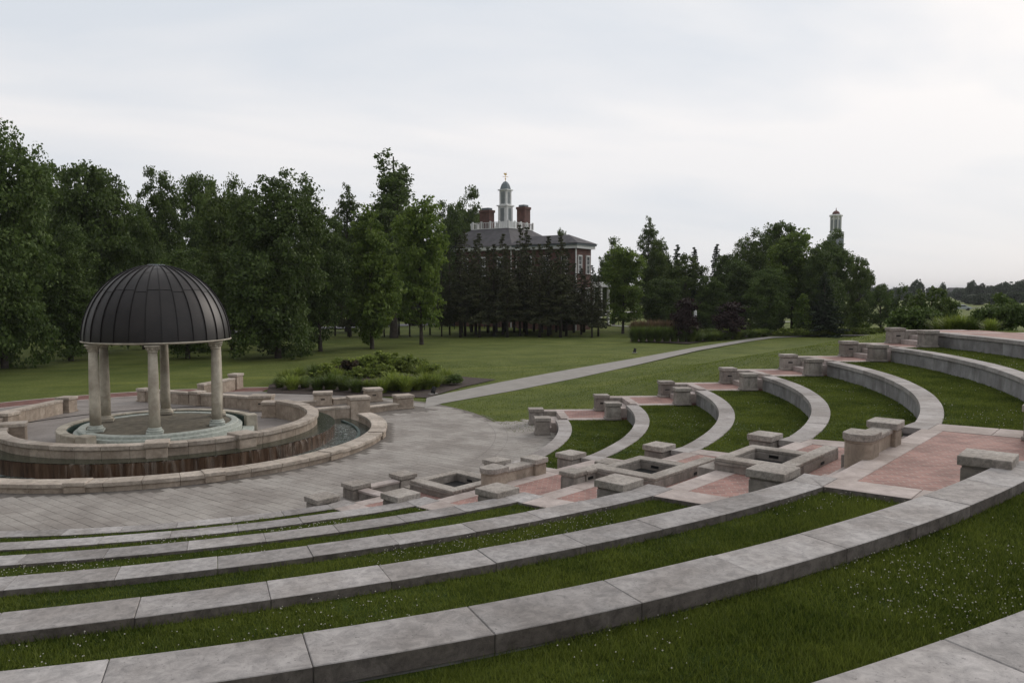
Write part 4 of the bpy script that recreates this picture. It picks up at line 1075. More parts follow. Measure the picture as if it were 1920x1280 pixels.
tree('ash_b', 790, 73, 380, 56, 'fresh green oval tree right next to the pointed one')
tree('oak_a', 880, 128, 343, 62, 'dark spreading tree directly behind the mansion roof on the left')
tree('maple_a', 840, 112, 385, 42, 'dark tree between the fresh green tree and the mansion')
tree('oak_b', 1052, 165, 418, 26, 'small tree top showing above the low mansion roof')
lx = [(858, 442), (876, 436), (890, 452), (905, 440), (922, 460), (938, 441), (955, 464), (973, 424), (993, 428), (1008, 460), (1023, 445), (1036, 466), (1049, 442), (1068, 468), (1086, 505), (1105, 500), (1126, 520)]
for k, (u, ty) in enumerate(lx):
    tree('larch_a' if k % 2 else 'larch_b', u + (5, -4, 2, -6, 4)[k % 5], 84 + (k % 3)*2.6, ty-4, 34 if ty < 480 else 24, 'thin dark conifer, number %s from the left in the row before the mansion' % ['one', 'two', 'three', 'four', 'five', 'six', 'seven', 'eight', 'nine', 'ten', 'eleven', 'twelve', 'thirteen', 'fourteen', 'fifteen', 'sixteen', 'seventeen'][k], 'row of thin conifers in front of the mansion')
for k, (u, ty) in enumerate(((866, 466), (884, 470), (899, 474), (915, 462), (931, 476), (947, 480), (964, 466), (983, 458), (1001, 462), (1016, 474), (1043, 468), (1058, 478), (1076, 492), (1095, 515))):
    tree('larch_b' if k % 2 else 'larch_a', u, 93 + (k % 3)*1.7, ty, 30 + 5*(k % 2), 'shaded thin conifer, %s from the left in the rear row before the mansion' % ORD[k], 'rear row of thin conifers in front of the mansion')
for k, u in enumerate((600, 628, 655, 676, 720, 748, 768, 806, 828, 843)):
    tree('larch_b' if k % 2 else 'larch_a', u, 86 + (k % 2)*3, 470 + 7*(k % 3), 20, 'thin shaded conifer, %s from the left behind the two fresh green trees' % ORD[k], 'thin conifers behind the fresh green trees')
GR = 'trees beyond the lawn right of the mansion'
tree('oak_a', 1150, 116, 440, 42, 'dark round tree touching the right end of the mansion', GR)
tree('ash_b', 1168, 92, 466, 42, 'fresh green tree in front of the dark round tree beside the mansion', GR)
tree('cotton', 1216, 104, 402, 30, 'tall slender peak of the group right of the mansion', GR)
tree('oak_b', 1232, 102, 436, 46, 'mid green tree under the slender peak', GR)
tree('oak_b', 1282, 98, 466, 54, 'wide rounded tree right of the slender peak', GR)
tree('spruce', 1268, 112, 457, 30, 'spiky evergreen tip left of the dark conifers', GR)
tree('spruce', 1300, 112, 462, 28, 'second spiky evergreen tip above the wide rounded tree', GR)
tree('spruce', 1342, 108, 456, 32, 'dark spiky conifer at the dip before the big right hand group', GR)
tree('maple_b', 1362, 104, 474, 34, 'dark conifer right beside the spiky one', GR)
tree('maple_a', 1385, 100, 490, 48, 'dark low tree at the left foot of the right hand group', GR)
tree('maple_c', 1408, 106, 438, 42, 'left shoulder tree of the big right hand group', GR)
tree('maple_b', 1455, 110, 413, 46, 'dark peak of the big right hand group', GR)
tree('ash_b', 1486, 98, 438, 52, 'lighter tree in the middle of the right hand group', GR)
tree('oak_a', 1560, 112, 424, 62, 'spreading oak in front of the distant white tower', GR)
tree('oak_b', 1610, 100, 470, 38, 'sloping right edge tree of the big group', GR)
tree('maple_a', 1530, 96, 470, 46, 'dark tree below the oak', GR)
tree('maple_b', 1440, 94, 500, 46, 'dark lower tree in the right hand group', GR)
tree('maple_a', 1330, 96, 520, 40, 'dark low tree beneath the spiky conifers', GR)
tree('maple_b', 1240, 94, 520, 44, 'dark low tree beneath the slender peak', GR)
tree('bush', 1583, 104, 536, 38, 'grey green rounded shrub tree in front of the big group')
tree('spruce', 1545, 92, 508, 42, 'dark spruce standing before the grey green rounded shrub tree')
tree('small_a', 1462, 100, 565, 22, 'small round tree with visible trunk beside the footpath end')
tree('small_b', 1506, 92, 532, 30, 'slender light green young tree left of the dark spruce')
tree('small_b', 1610, 98, 553, 27, 'light green young tree right of the rounded shrub tree')
tree('oak_b', 1652, 96, 524, 36, 'dark shaggy tree left of the clipped dark hedge', mat=M['leaf_dark'])
tree('bush', 1695, 90, 538, 40, 'dark bushy tree above the clipped hedge', mat=M['leaf_dark'])
tree('bush', 1775, 62, 556, 34, 'low dark bushy tree right of the tall pointed tree', mat=M['leaf_dark'])
tree('small_red', 1742, 60, 500, 52, 'tall pointed young tree behind the clipped hedge', mat=M['leaf_mid'])
tree('small_a', 1872, 52, 538, 50, 'broad dark young tree near the right edge', mat=M['leaf_dark'])
tree('small_b', 1838, 52, 556, 26, 'light green young tree left of the broad dark one')
tree('small_a', 1776, 60, 548, 30, 'dark young tree right of the tall pointed tree')
tree('burg', 1287, 78, 558, 38, 'burgundy leaved small tree behind the reddish tall grasses')
tree('burg', 1372, 84, 566, 46, 'wide burgundy leaved small tree in the middle bed')
def rank_u(u, L_): return sorted(L_).index(u)
FU = (1650, 1682, 1718, 1745, 1766, 1795, 1820, 1838, 1852, 1885, 1915, 1950, 1700, 1870, 1760, 1816, 1630, 1990, 1835, 1865, 1900, 1815, 2040)
for u, d, ty, hw in ((1650, 430, 530, 26), (1682, 470, 533, 24), (1718, 380, 514, 13), (1745, 500, 534, 22), (1766, 400, 521, 7), (1795, 480, 534, 16), (1820, 430, 517, 14), (1838, 430, 524, 14), (1852, 520, 530, 22), (1885, 420, 520, 24), (1915, 410, 514, 26), (1950, 400, 512, 30), (1700, 560, 532, 30), (1870, 600, 528, 30), (1760, 600, 537, 30), (1816, 520, 533, 24), (1630, 520, 534, 30), (1990, 430, 515, 40), (1835, 330, 545, 22), (1865, 340, 543, 20), (1900, 330, 540, 22), (1815, 350, 548, 16), (2040, 430, 515, 40)):
    tree('far', u, d, ty, hw, 'small hazy tree, %s from the left in the distant treeline at right' % ORD[rank_u(u, FU)], 'distant treeline trees')
BUU = (1560, 1500, 1380, 1250, 1120, 800, 700, 560, 430, 280, 120, -30)
for u, d, ty in ((1560, 300, 500), (1500, 260, 495), (1380, 240, 500), (1250, 220, 490), (1120, 210, 500), (800, 200, 450), (700, 190, 440), (560, 190, 430), (430, 180, 430), (280, 180, 430), (120, 180, 430), (-30, 170, 420)):
    tree('far', u, d, ty, 75 if u < 900 else 55, 'dim tree deep behind the wood, %s from the left in the backmost row' % ORD[rank_u(u, BUU)], 'background wood trees')

# shrubs and ornamental grasses
def grass_clump(key, h, w, n_, mat, seed, plume=None):
    g = np.random.default_rng(seed); a = g.uniform(0, 6.28, n_); r = w*0.16*np.sqrt(g.random(n_)); L_ = h*g.uniform(0.45, 1.15, n_); lean = w/2*g.uniform(0.10, 1.15, n_)
    b0 = np.stack([r*np.cos(a), r*np.sin(a), np.zeros(n_)], 1)
    dirx = np.stack([np.cos(a), np.sin(a), np.zeros(n_)], 1); per_ = np.stack([-np.sin(a), np.cos(a), np.zeros(n_)], 1)
    wd = 0.018*h**0.5*g.uniform(0.7, 1.3, (n_, 1))
    def at(s): return b0 + dirx*(lean*s*s)[:, None] + np.array([0, 0, 1.0])*(L_*(s - 0.28*s*s*s*(lean/(w/2))))[:, None]
    q = []
    for s0, s1, w0, w1 in ((0, .45, 1, .9), (.45, .8, .9, .6), (.8, 1.0, .6, .1)):
        q.append(np.stack([at(s0)-per_*wd*w0, at(s0)+per_*wd*w0, at(s1)+per_*wd*w1, at(s1)-per_*wd*w1], 1).reshape(-1, 3))
    me = np_mesh('clump_'+key, np.concatenate(q), 4, mat)
    return me
CL = {'tall': grass_clump('tall', 1.7, 1.6, 700, M['leaf_grass'], 51), 'tall_red': grass_clump('tallr', 1.8, 1.6, 700, M['leaf_plume'], 52),
      'low': grass_clump('low', 0.62, 1.2, 420, M['leaf_lime'], 53), 'lowd': grass_clump('lowd', 0.62, 1.2, 420, M['leaf_grass'], 54)}
def shrub_mesh(key, w, h, mat, seed, n_=150, leaf=0.06, per=30, flat=False):
    g = np.random.default_rng(seed)
    lob = [(g.uniform(-.3, .3)*w, g.uniform(-.3, .3)*w, h*g.uniform(0.35, 0.6), w*0.27, w*0.27, h*0.38) for _ in range(7)] + [(0, 0, h*0.45, w*0.36, w*0.36, h*0.5)]
    pts, dd, c = lobe_points(lob, n_, per, w*0.075, g, 0.6)
    return np_mesh('shrub_'+key, leaves(pts, leaf, 0.4, g, outd=dd), 4, mat)
SH = {'lime': shrub_mesh('lime', 1.8, 1.3, M['leaf_lime'], 61, 170, 0.085), 'mid': shrub_mesh('mid', 1.8, 1.2, M['leaf_lime'], 62, 170, 0.085),
      'dark': shrub_mesh('dark', 2.0, 1.2, M['leaf_dark'], 63, 200, 0.075), 'red': shrub_mesh('red', 1.6, 1.2, M['leaf_red'], 64, 150, 0.08)}
def put(me, name, x, y, z, sx, sz, label, cat, group=None):
    o = link(name, me); o.location = (x, y, z); o.scale = (sx, sx, sz); o.rotation_euler = (0, 0, random.uniform(0, 6.28)); return props(o, label, cat, group)
def gp(u, v, z=0.0):
    """ground point seen at photo pixel (u, v)"""
    a = (u-960)/F_PX; b_ = (640-v)/F_PX; cp, sp = math.cos(PITCH), math.sin(PITCH)
    f_ = Vector((math.sin(YAW)*cp, math.cos(YAW)*cp, -sp)); r_ = Vector((math.cos(YAW), -math.sin(YAW), 0)); u_ = r_.cross(f_)
    d = f_ + r_*a + u_*b_; t_ = (z-CAMZ)/d.z; p = Vector((0, CAMY, CAMZ)) + d*t_; return p.x, p.y
PL_ = [(800, 745.5), (820, 741), (940, 716), (1060, 694), (1190, 672), (1300, 652), (1400, 636), (1445, 631), (1520, 629.2), (1620, 628.2), (1720, 627.6)]
PR_ = [(796, 766), (830, 756), (960, 733), (1080, 709), (1200, 683), (1310, 657), (1405, 640), (1450, 634), (1525, 631), (1625, 629.6), (1725, 628.8)]
vs = [(*gp(*p), 0.010 if k_ < 4 else 0.045 if k_ > 6 else 0.022) for k_, ab in enumerate(zip(PL_, PR_)) for p in ab]
props(link('concrete_footpath', MB().add(vs, [(2*k, 2*k+1, 2*k+3, 2*k+2) for k in range(len(PL_)-1)]).mesh('concrete_footpath', M['concrete'])), kind='structure')
# mulch bed behind the fountain
ring = [gp(*p) for p in ((500, 737), (640, 741), (800, 746), (868, 726), (930, 712), (860, 706), (700, 700), (560, 708), (505, 722))]
mb = MB(); c = (sum(p[0] for p in ring)/len(ring), sum(p[1] for p in ring)/len(ring)); mb.add([(c[0], c[1], 0.045)] + [(x, y, 0.03) for x, y in ring], [(0, k+1, (k+1) % len(ring)+1) for k in range(len(ring))])
props(link('mulch_bed', mb.mesh('mulch', M['mulch'])), kind='structure')
for k, (u, v, s, kk) in enumerate(((525, 728, 0.9, 'lowd'), (548, 730, 1.0, 'low'), (572, 728, 0.95, 'lowd'), (596, 731, 1.0, 'lowd'), (620, 731, 1.05, 'lowd'), (645, 734, 0.9, 'lowd'), (668, 735, 1.0, 'lowd'), (692, 738, 0.9, 'low'), (716, 736, 1.0, 'low'), (738, 735, 1.05, 'low'), (760, 735, 1.05, 'low'), (782, 734, 1.0, 'low'), (800, 730, 0.95, 'low'), (816, 726, 0.9, 'low'), (560, 715, 1.0, 'low'), (590, 712, 1.1, 'lowd'), (630, 716, 1.1, 'low'), (790, 716, 1.1, 'low'), (836, 722, 0.9, 'low'), (535, 718, .8, 'low'))):
    s *= random.uniform(0.85, 1.25); x, y = gp(u, v + random.uniform(-3, 1)); put(CL[kk], 'ornamental_grass', x, y, 0.03, s*1.2, s*1.25, 'arching green grass clump along the front of the island bed by the plaza', 'grass clump', 'grass clumps in the island bed')
for k, (u, v, s, kk, lb) in enumerate(((612, 714, 0.9, 'lime', 'yellow green leafy shrub at the left end of the island bed'), (655, 708, 1.15, 'red', 'reddish green shrub left of centre in the island bed'), (690, 706, 1.2, 'lime', 'bright shrub in the middle of the island bed'), (668, 718, 0.9, 'mid', 'low green shrub at the front of the island bed'),
        (722, 703, 1.35, 'lime', 'tallest bright shrub of the island bed'), (750, 706, 1.2, 'mid', 'green shrub right of the tallest one in the island bed'), (775, 708, 1.35, 'mid', 'leafy shrub at the right of the island bed'), (712, 716, 1.0, 'mid', 'mid green shrub in front of the tallest one'), (640, 700, 1.0, 'mid', 'green shrub at the rear left of the island bed'), (805, 712, 0.9, 'mid', 'small shrub right of the leafy shrub'), (850, 722, 0.62, 'dark', 'small dark round shrub at the right tip of the island bed'))):
    x, y = gp(u, v); put(SH[kk], 'leafy_shrub', x, y, 0.02, s*1.0, s*0.86, lb, 'shrub', 'shrubs of the island bed')
# bed by the footpath
ring = [gp(*p) for p in ((1182, 640), (1290, 645), (1345, 637), (1440, 630), (1440, 618), (1300, 612), (1185, 618))]
mb = MB(); mb.add([(x, y, 0.05) for x, y in ring], [tuple(range(len(ring)))]); props(link('mulch_bed', mb.mesh('mulch', M['mulch'])), kind='structure')
for k in range(16):
    u = 1190 + 104*((k % 8)/7); v = 641 - 9*(k//8)
    x, y = gp(u, v); put(CL['tall_red' if k // 8 else 'tall'], 'tall_ornamental_grass', x, y, 0.03, 1.1, 0.95 + 0.12*(k//8), 'tall %s grass clump in the bed left of the footpath' % ('reddish plumed' if k//8 else 'green based'), 'grass clump', 'tall grasses beside the footpath')
for k in range(22):
    u = 1298 + 134*((k % 11)/10) + random.uniform(-3, 3); v = 641 - 0.075*(u-1298) - 8*(k//11)
    x, y = gp(u, v); put(CL['lowd' if k % 3 else 'low'], 'ornamental_grass', x, y, 0.03, 1.7, 1.5, 'low green grass clump in the bed beside the footpath bend', 'grass clump', 'low clumps beside the footpath bend')
x, y = gp(1443, 627); put(SH['dark'], 'round_bush', x, y, 0, 1.15, 1.3, 'dark round bush at the bend of the footpath', 'bush')
for k in range(15):
    u = 1462 + 15*k; x, y = gp(u, 631.5 - 0.10*k); put(SH['mid'], 'hedge_plant', x, y, 0, 1.15, 0.85, 'low hedge plant, %s from the left, behind the crest of the grass bank' % ORD[k], 'hedge plant', 'low hedge row behind the bank')
# hedges on the upper terrace edge
def on_ground(u, d): x, y = bpt(u, d); return x, y, ground_z(x, y)-0.03
for (u, d, s, sz, kk, lb) in ((1702, 42, 1.0, 1.15, 'dark', 'left half of the clipped dark hedge behind the top pier'), (1732, 42, 1.0, 1.15, 'dark', 'right half of the clipped dark hedge behind the top pier'), (1846, 40, 0.7, 0.85, 'dark', 'dark hedge plant right of the pale grasses'), (1872, 40, 0.85, 1.0, 'dark', 'dark round hedge plant beneath the broad dark young tree'), (1899, 39, 0.75, 0.95, 'dark', 'dark hedge plant nearest the right edge')):
    x, y, z = on_ground(u, d); put(SH[kk], 'hedge_shrub', x, y, z, s*1.12, sz*1.25, lb, 'hedge')
for (u, d, s, kk) in ((1764, 40, 1.0, 'low'), (1783, 39, 1.0, 'low'), (1803, 39, 1.0, 'low'), (1824, 39, 0.9, 'lowd'), (1858, 36, 0.7, 'low')):
    x, y, z = on_ground(u, d); put(CL[kk], 'ornamental_grass', x, y, z, s*1.1, s*1.3, 'pale green grass clump between the dark hedges on the upper terrace', 'grass clump', 'grass clumps on the upper terrace')

# ------------------------------------------------------------------ brick mansion
def bbase(u, d): return bpt(u, d)
BA = R(55) - YAW           # direction of the right hand facade in the world
BU = Vector((math.cos(BA), math.sin(BA))); BV = Vector((-BU.y, BU.x))
corner = Vector(bpt(958, 106))
mans = empty('brick_mansion', (*corner, 0), 'red brick mansion with grey hipped roof, white cupola and chimneys behind the conifers', 'mansion')
def bp_(u, v, o=corner): p = o + BU*u + BV*v; return (p.x, p.y)
def bbox(name, u0, u1, v0, v1, z0, z1, mat, par=mans, o=corner, bevel=0.0):
    mb = MB(); mb.prism([bp_(u0, v0, o), bp_(u1, v0, o), bp_(u1, v1, o), bp_(u0, v1, o)], z0, z1)
    ob = wpart(name, mb, mat, par, bevel=bevel)
    if mat is M['brickwall']:
        me = ob.data; uv = me.uv_layers.new(name='UVMap')
        for poly in me.polygons:
            n3 = poly.normal
            for li in poly.loop_indices:
                co = me.vertices[me.loops[li].vertex_index].co
                uu = co.x*BU.x + co.y*BU.y if abs(n3.x*BU.x+n3.y*BU.y) < 0.5 else co.x*BV.x + co.y*BV.y
                uv.data[li].uv = (uu, co.z)
    return ob
EZ = 11.2
bbox('wall', 0, 15, 0, 13, 0, EZ-0.6, M['brickwall'])
bbox('cornice', -0.45, 15.45, -0.45, 13.45, EZ-0.6, EZ, M['white'], bevel=0.1)
bbox('belt_course', -0.06, 15.06, -0.06, 13.06, 5.6, 5.85, M['white'])
# hipped roof up to the flat deck
a = [bp_(-0.6, -0.6), bp_(15.6, -0.6), bp_(15.6, 13.6), bp_(-0.6, 13.6)]; DZ = 14.05
dk = [bp_(4.2, 3.4), bp_(10.2, 3.4), bp_(10.2, 9.8), bp_(4.2, 9.8)]
mb = MB(); mb.add([(*p, EZ) for p in a]+[(*p, DZ) for p in dk], [(0, 1, 5, 4), (1, 2, 6, 5), (2, 3, 7, 6), (3, 0, 4, 7), (4, 5, 6, 7), (3, 2, 1, 0)])
roof = wpart('roof', mb, M['slate'], mans)
def sub(name, mb, mat, par):     # sub-part, par is a direct child with zero offset
    me = mb.mesh(name, mat); me.transform(Matrix.Translation(-Vector((*corner, 0)))); return link(name, me, par)
mb = MB().prism([bp_(4.0, 3.2), bp_(10.4, 3.2), bp_(10.4, 10.0), bp_(4.0, 10.0)], DZ-0.05, DZ+0.06); bal = wpart('balustrade', mb, M['white'], mans)
def bbar(u0, v0, u1, v1, z0, z1):
    mb = MB(); mb.prism([bp_(u0, v0), bp_(u1, v0), bp_(u1, v1), bp_(u0, v1)], z0, z1); return mb
sub('top_rail', bbar(4.0, 3.2, 10.4, 3.32, DZ+0.86, DZ+0.93), M['white'], bal); sub('top_rail', bbar(4.0, 3.33, 4.12, 10.0, DZ+0.86, DZ+0.93), M['white'], bal)
sub('top_rail', bbar(10.28, 3.33, 10.4, 10.0, DZ+0.86, DZ+0.93), M['white'], bal); sub('top_rail', bbar(4.13, 9.88, 10.27, 10.0, DZ+0.86, DZ+0.93), M['white'], bal)
for k in range(17):
    u = 4.02+0.39*k; w_ = 0.07 if k % 4 else 0.22
    sub('baluster', bbar(u, 3.2, u+w_, 3.2+w_, DZ+0.06, DZ+(0.86 if k % 4 else 1.1)), M['white'], bal); sub('baluster', bbar(u, 9.86, u+w_, 9.86+w_, DZ+0.06, DZ+0.86), M['white'], bal)
    v = 3.25+0.40*k; sub('baluster', bbar(4.0, v, 4.0+w_, v+w_, DZ+0.06, DZ+(0.86 if k % 4 else 1.1)), M['white'], bal); sub('baluster', bbar(10.26, v, 10.26+w_, v+w_, DZ+0.06, DZ+0.86), M['white'], bal)
# cupola: two diminishing stages, louvres, bell roof, weathervane
cu, cv = 7.0, 5.9
bbox('cupola_base', cu-1.05, cu+1.05, cv-1.05, cv+1.05, DZ+0.12, DZ+1.0, M['white'])
bbox('cupola_lower_stage', cu-0.78, cu+0.78, cv-0.78, cv+0.78, DZ+1.0, DZ+3.4, M['white'])
bbox('cupola_ledge', cu-0.95, cu+0.95, cv-0.95, cv+0.95, DZ+3.4, DZ+3.58, M['white'])
bbox('cupola_upper_stage', cu-0.64, cu+0.64, cv-0.64, cv+0.64, DZ+3.58, DZ+5.7, M['white'])
bbox('cupola_cornice', cu-0.82, cu+0.82, cv-0.82, cv+0.82, DZ+5.7, DZ+5.88, M['white'])
for (z0, z1, hw_) in ((DZ+1.25, DZ+3.05, 0.78), (DZ+3.8, DZ+5.45, 0.64)):
    for side in range(2):
        for zz in np.arange(z0, z1, 0.16):
            q = 0.34
            if side == 0: bbox('louvre', cu-q, cu+q, cv-hw_-0.05, cv-hw_+0.01, zz, zz+0.09, M['lead'])
            else: bbox('louvre', cu-hw_-0.05, cu-hw_+0.01, cv-q, cv+q, zz, zz+0.09, M['lead'])
cx, cy = bp_(cu, cv)
wpart('cupola_roof', MB().lathe([(0.86, DZ+5.88), (0.80, DZ+6.15), (0.62, DZ+6.6), (0.34, DZ+6.95), (0.08, DZ+7.1), (0.02, DZ+7.15)], 8, (cx, cy)), M['lead'], mans)
vane = wpart('weathervane', MB().tube((cx, cy, DZ+7.1), (cx, cy, DZ+8.3), 0.04, 0.03, 6).tube((cx-0.45, cy, DZ+7.75), (cx+0.45, cy, DZ+7.75), 0.03, 0.03, 5).lathe([(0.02, DZ+7.3), (0.13, DZ+7.42), (0.02, DZ+7.55)], 8, (cx, cy)), M['gold'], mans)
# the figure on the vane: a small rooster outline with thickness
vp = [(a_*0.7, b_*0.7) for a_, b_ in [(0.34, .05), (.20, .36), (.30, .42), (.20, .52), (.06, .40), (-.10, .30), (-.28, .50), (-.40, .38), (-.30, .12), (-.12, .0)]]
mb = MB(); mb.add([(cx+p[0], cy-0.02, DZ+7.98+p[1]) for p in vp]+[(cx+p[0], cy+0.02, DZ+7.98+p[1]) for p in vp], [tuple(range(10)), tuple(range(19, 9, -1))]+[(k, (k+1) % 10, (k+1) % 10+10, k+10)[::-1] for k in range(10)])
sub('vane_figure', mb, M['gold'], vane)
def chimney(u, v, w, d, z0, z1):
    c_ = bbox('chimney', u, u+w, v, v+d, z0, z1-0.55, M['brickwall'])
    bbox('chimney_band', u-0.10, u+w+0.10, v-0.10, v+d+0.10, z1-0.55, z1-0.2, M['brickwall'])
    bbox('chimney_pot', u+0.2, u+w-0.2, v+0.2, v+d-0.2, z1-0.2, z1+0.12, M['lead'])
chimney(4.4, 7.0, 1.3, 1.7, 11.5, DZ+3.0); chimney(8.5, 3.5, 1.5, 1.4, 12, DZ+3.6); chimney(12.6, 8.6, 1.0, 1.0, 11.5, DZ+1.0)
def window(u, v, face, z0, z1, o=corner, par=mans, w=1.0, nr=4):
    """face 'u': on the facade of constant v (looking -V); 'v': constant u (looking -U)"""
    def bar(a0, a1, zz0, zz1, t0, t1):
        mb = MB()
        if face == 'u': mb.prism([bp_(u+a0, v-t1, o), bp_(u+a1, v-t1, o), bp_(u+a1, v-t0, o), bp_(u+a0, v-t0, o)], zz0, zz1)
        else: mb.prism([bp_(u-t1, v+a0, o), bp_(u-t1, v+a1, o), bp_(u-t0, v+a1, o), bp_(u-t0, v+a0, o)], zz0, zz1)
        return mb
    fr = wpart('window', bar(0, w, z0-0.1, z0, 0.0, 0.16), M['white'], par)
    for q in ((0, 0.13, z0, z1, 0, 0.12), (w-0.13, w, z0, z1, 0, 0.12), (0, w, z1, z1+0.18, 0, 0.14), (0.13, w-0.13, (z0+z1)/2-0.05, (z0+z1)/2+0.05, 0.02, 0.09)): sub('frame', bar(*q), M['white'], fr)
    sub('pane', bar(0.13, w-0.13, z0, z1, 0.0, 0.03), M['glass'], fr)
    sub('glazing_bar', bar(w/2-0.03, w/2+0.03, z0, z1, 0.031, 0.06), M['white'], fr)
    for k in range(1, nr): sub('glazing_bar', bar(0.13, w-0.13, z0+(z1-z0)*k/nr-0.02, z0+(z1-z0)*k/nr+0.02, 0.031, 0.055), M['white'], fr)
for fz in ((7.2, 9.6), (2.0, 4.7)):
    for k in range(5): window(1.1+2.85*k, 0, 'u', *fz, w=1.1)
    for k in range(4): window(0, 1.2+3.1*k, 'v', *fz, w=1.1)
bbox('downspout', -0.14, -0.02, -0.14, -0.02, 0, EZ-0.6, M['white'])
# right hand wing, nearer to the viewer
wc = Vector(bpt(1079, 98))
def wb(name, *a_, **k): return bbox(name, *a_, o=wc, **k)
WZ = 11.15
wb('wing_wall', 0, 3.9, 0, 9, 0, WZ-0.75, M['brickwall'])
wb('wing_cornice', -0.4, 4.3, -0.4, 9.4, WZ-0.75, WZ-0.35, M['white']); wb('wing_eave', -0.55, 4.45, -0.55, 9.5, WZ-0.35, WZ-0.1, M['lead'])
a = [bp_(-0.7, -0.7, wc), bp_(4.6, -0.7, wc), bp_(4.6, 9.7, wc), bp_(-0.7, 9.7, wc)]; r_ = [bp_(1.95, 2.2, wc), bp_(1.95, 9.7, wc)]
mb = MB(); mb.add([(*p, WZ-0.1) for p in a]+[(*p, WZ+1.15) for p in r_], [(0, 1, 4), (1, 2, 5, 4), (2, 3, 5), (3, 0, 4, 5), (3, 2, 1, 0)])
wpart('wing_roof', mb, M['slate'], mans)
wb('downspout', -0.16, -0.02, -0.16, -0.02, 0, WZ-0.75, M['white'])
for fz in ((7.3, 9.4), (3.0, 5.3)):
    window(0.45, 0, 'u', *fz, o=wc, w=1.0); window(2.5, 0, 'u', *fz, o=wc, w=1.0)
    for k in range(3): window(0, 1.2+2.7*k, 'v', *fz, o=wc, w=1.0)
# connecting block between the main house and the wing
cb_ = Vector(bpt(1020, 112))
bbox('link_wall', 0, 9, 0, 5, 0, WZ-0.9, M['brickwall'], o=cb_); bbox('link_cornice', -0.3, 9.3, -0.3, 5.3, WZ-0.9, WZ-0.5, M['white'], o=cb_)
a = [bp_(-0.5, -0.5, cb_), bp_(9.5, -0.5, cb_), bp_(9.5, 5.5, cb_), bp_(-0.5, 5.5, cb_)]; r_ = [bp_(0, 2.5, cb_), bp_(9.5, 2.5, cb_)]
mb = MB(); mb.add([(*p, WZ-0.5) for p in a]+[(*p, WZ+1.3) for p in r_], [(0, 1, 5, 4), (2, 3, 4, 5), (1, 2, 5), (3, 0, 4), (3, 2, 1, 0)]); wpart('link_roof', mb, M['slate'], mans)
# white porch right of the wing
pp = Vector(bpt(1113, 108))
for q in ((0, 0), (2.2, 0), (4.4, 0)): bbox('porch_column', q[0], q[0]+0.3, q[1], q[1]+0.3, 0, 5.6, M['white'], o=pp)
bbox('porch_roof', -0.3, 5, -0.3, 3, 5.6, 6.3, M['white'], o=pp); bbox('porch_wall', -0.2, 5, 3.0, 6, 0, 5.6, M['brickwall'], o=pp)

# distant white belfry
tx, ty = bpt(1562.5, 230)
tow = empty('white_bell_tower', (tx, ty, -0.8), 'distant white octagonal bell tower with a small red brown cap above the oak', 'tower')
link('shaft', MB().box(-1.5, 1.5, -1.5, 1.5, 0, 20.5).mesh('shaft', M['clapboard']), tow)
link('gallery', MB().lathe([(2.0, 20.5), (2.0, 21.2), (1.75, 21.3), (0.5, 21.3)], 8).mesh('gallery', M['white']), tow)
for k in range(8):
    a = R(22.5+45*k); link('post', MB().tube((1.38*math.cos(a), 1.38*math.sin(a), 21.3), (1.38*math.cos(a), 1.38*math.sin(a), 26.0), 0.2, 0.2, 6).mesh('post', M['white']), tow)
link('belfry_core', MB().lathe([(1.25, 21.3), (1.25, 26.0)], 8).mesh('core', M['white']), tow)
for k in range(8):
    a = R(45*k); c_, s_ = math.cos(a), math.sin(a); link('louvre_opening', MB().prism([(1.10*c_+0.3*s_, 1.10*s_-0.3*c_), (1.24*c_+0.3*s_, 1.24*s_-0.3*c_), (1.24*c_-0.3*s_, 1.24*s_+0.3*c_), (1.10*c_-0.3*s_, 1.10*s_+0.3*c_)], 22.2, 25.2).mesh('louvre_opening', M['lead']), tow)
link('cornice', MB().lathe([(1.6, 26.0), (1.75, 26.3), (1.6, 26.6), (0.9, 26.7)], 8).mesh('cornice', M['white']), tow)
link('cap', MB().lathe([(1.0, 26.7), (0.95, 27.1), (0.6, 27.5), (0.15, 27.7), (0.04, 28.5)], 12).mesh('cap', M['copperred'], smooth=True), tow)
# distant house and parked car
hx, hy = bpt(1790, 780)
hs_ = empty('distant_house', (hx, hy, 0), 'tiny grey blue house among the distant trees at right', 'house', rz=-0.5)
link('wall', MB().box(-6, 6, -4, 4, 0, 5).mesh('wall', M['clapboard']), hs_)
rf = MB(); rf.add([(-6.5, -4.6, 5), (6.5, -4.6, 5), (6.5, 4.6, 5), (-6.5, 4.6, 5), (-6.5, 0, 8.2), (6.5, 0, 8.2)], [(0, 1, 5, 4), (2, 3, 4, 5), (1, 2, 5), (3, 0, 4), (3, 2, 1, 0)]); link('roof', rf.mesh('roof', M['slate']), hs_)
for q in (-3.6, 0, 3.0):
    w_ = link('window', MB().box(q, q+1.3, -4.06, -3.99, 2.6, 4.1).mesh('window', M['white']), hs_); link('pane', MB().box(q+.15, q+1.15, -4.10, -4.061, 2.75, 3.95).mesh('pane', M['glass']), w_)
cx_, cy_ = bpt(1803, 236)
car = empty('parked_car', (cx_, cy_, 0), 'silver blue car on the distant road seen between the young trees', 'car', rz=-YAW-0.35)
prof = [(-2.2, .35), (-2.2, .85), (-1.75, .98), (-1.15, 1.42), (0.55, 1.45), (1.25, 1.0), (2.1, .82), (2.2, .35)]
def carprism(pr, y0, y1):
    mb = MB(); k = len(pr); mb.add([(x, y0, z) for x, z in pr]+[(x, y1, z) for x, z in pr], [tuple(range(k)), tuple(range(2*k-1, k-1, -1))]+[(i, i+k, (i+1) % k+k, (i+1) % k) for i in range(k)]); return mb
link('body', carprism(prof, -0.85, 0.85).mesh('body', M['carpaint'], bevel=0.05), car)
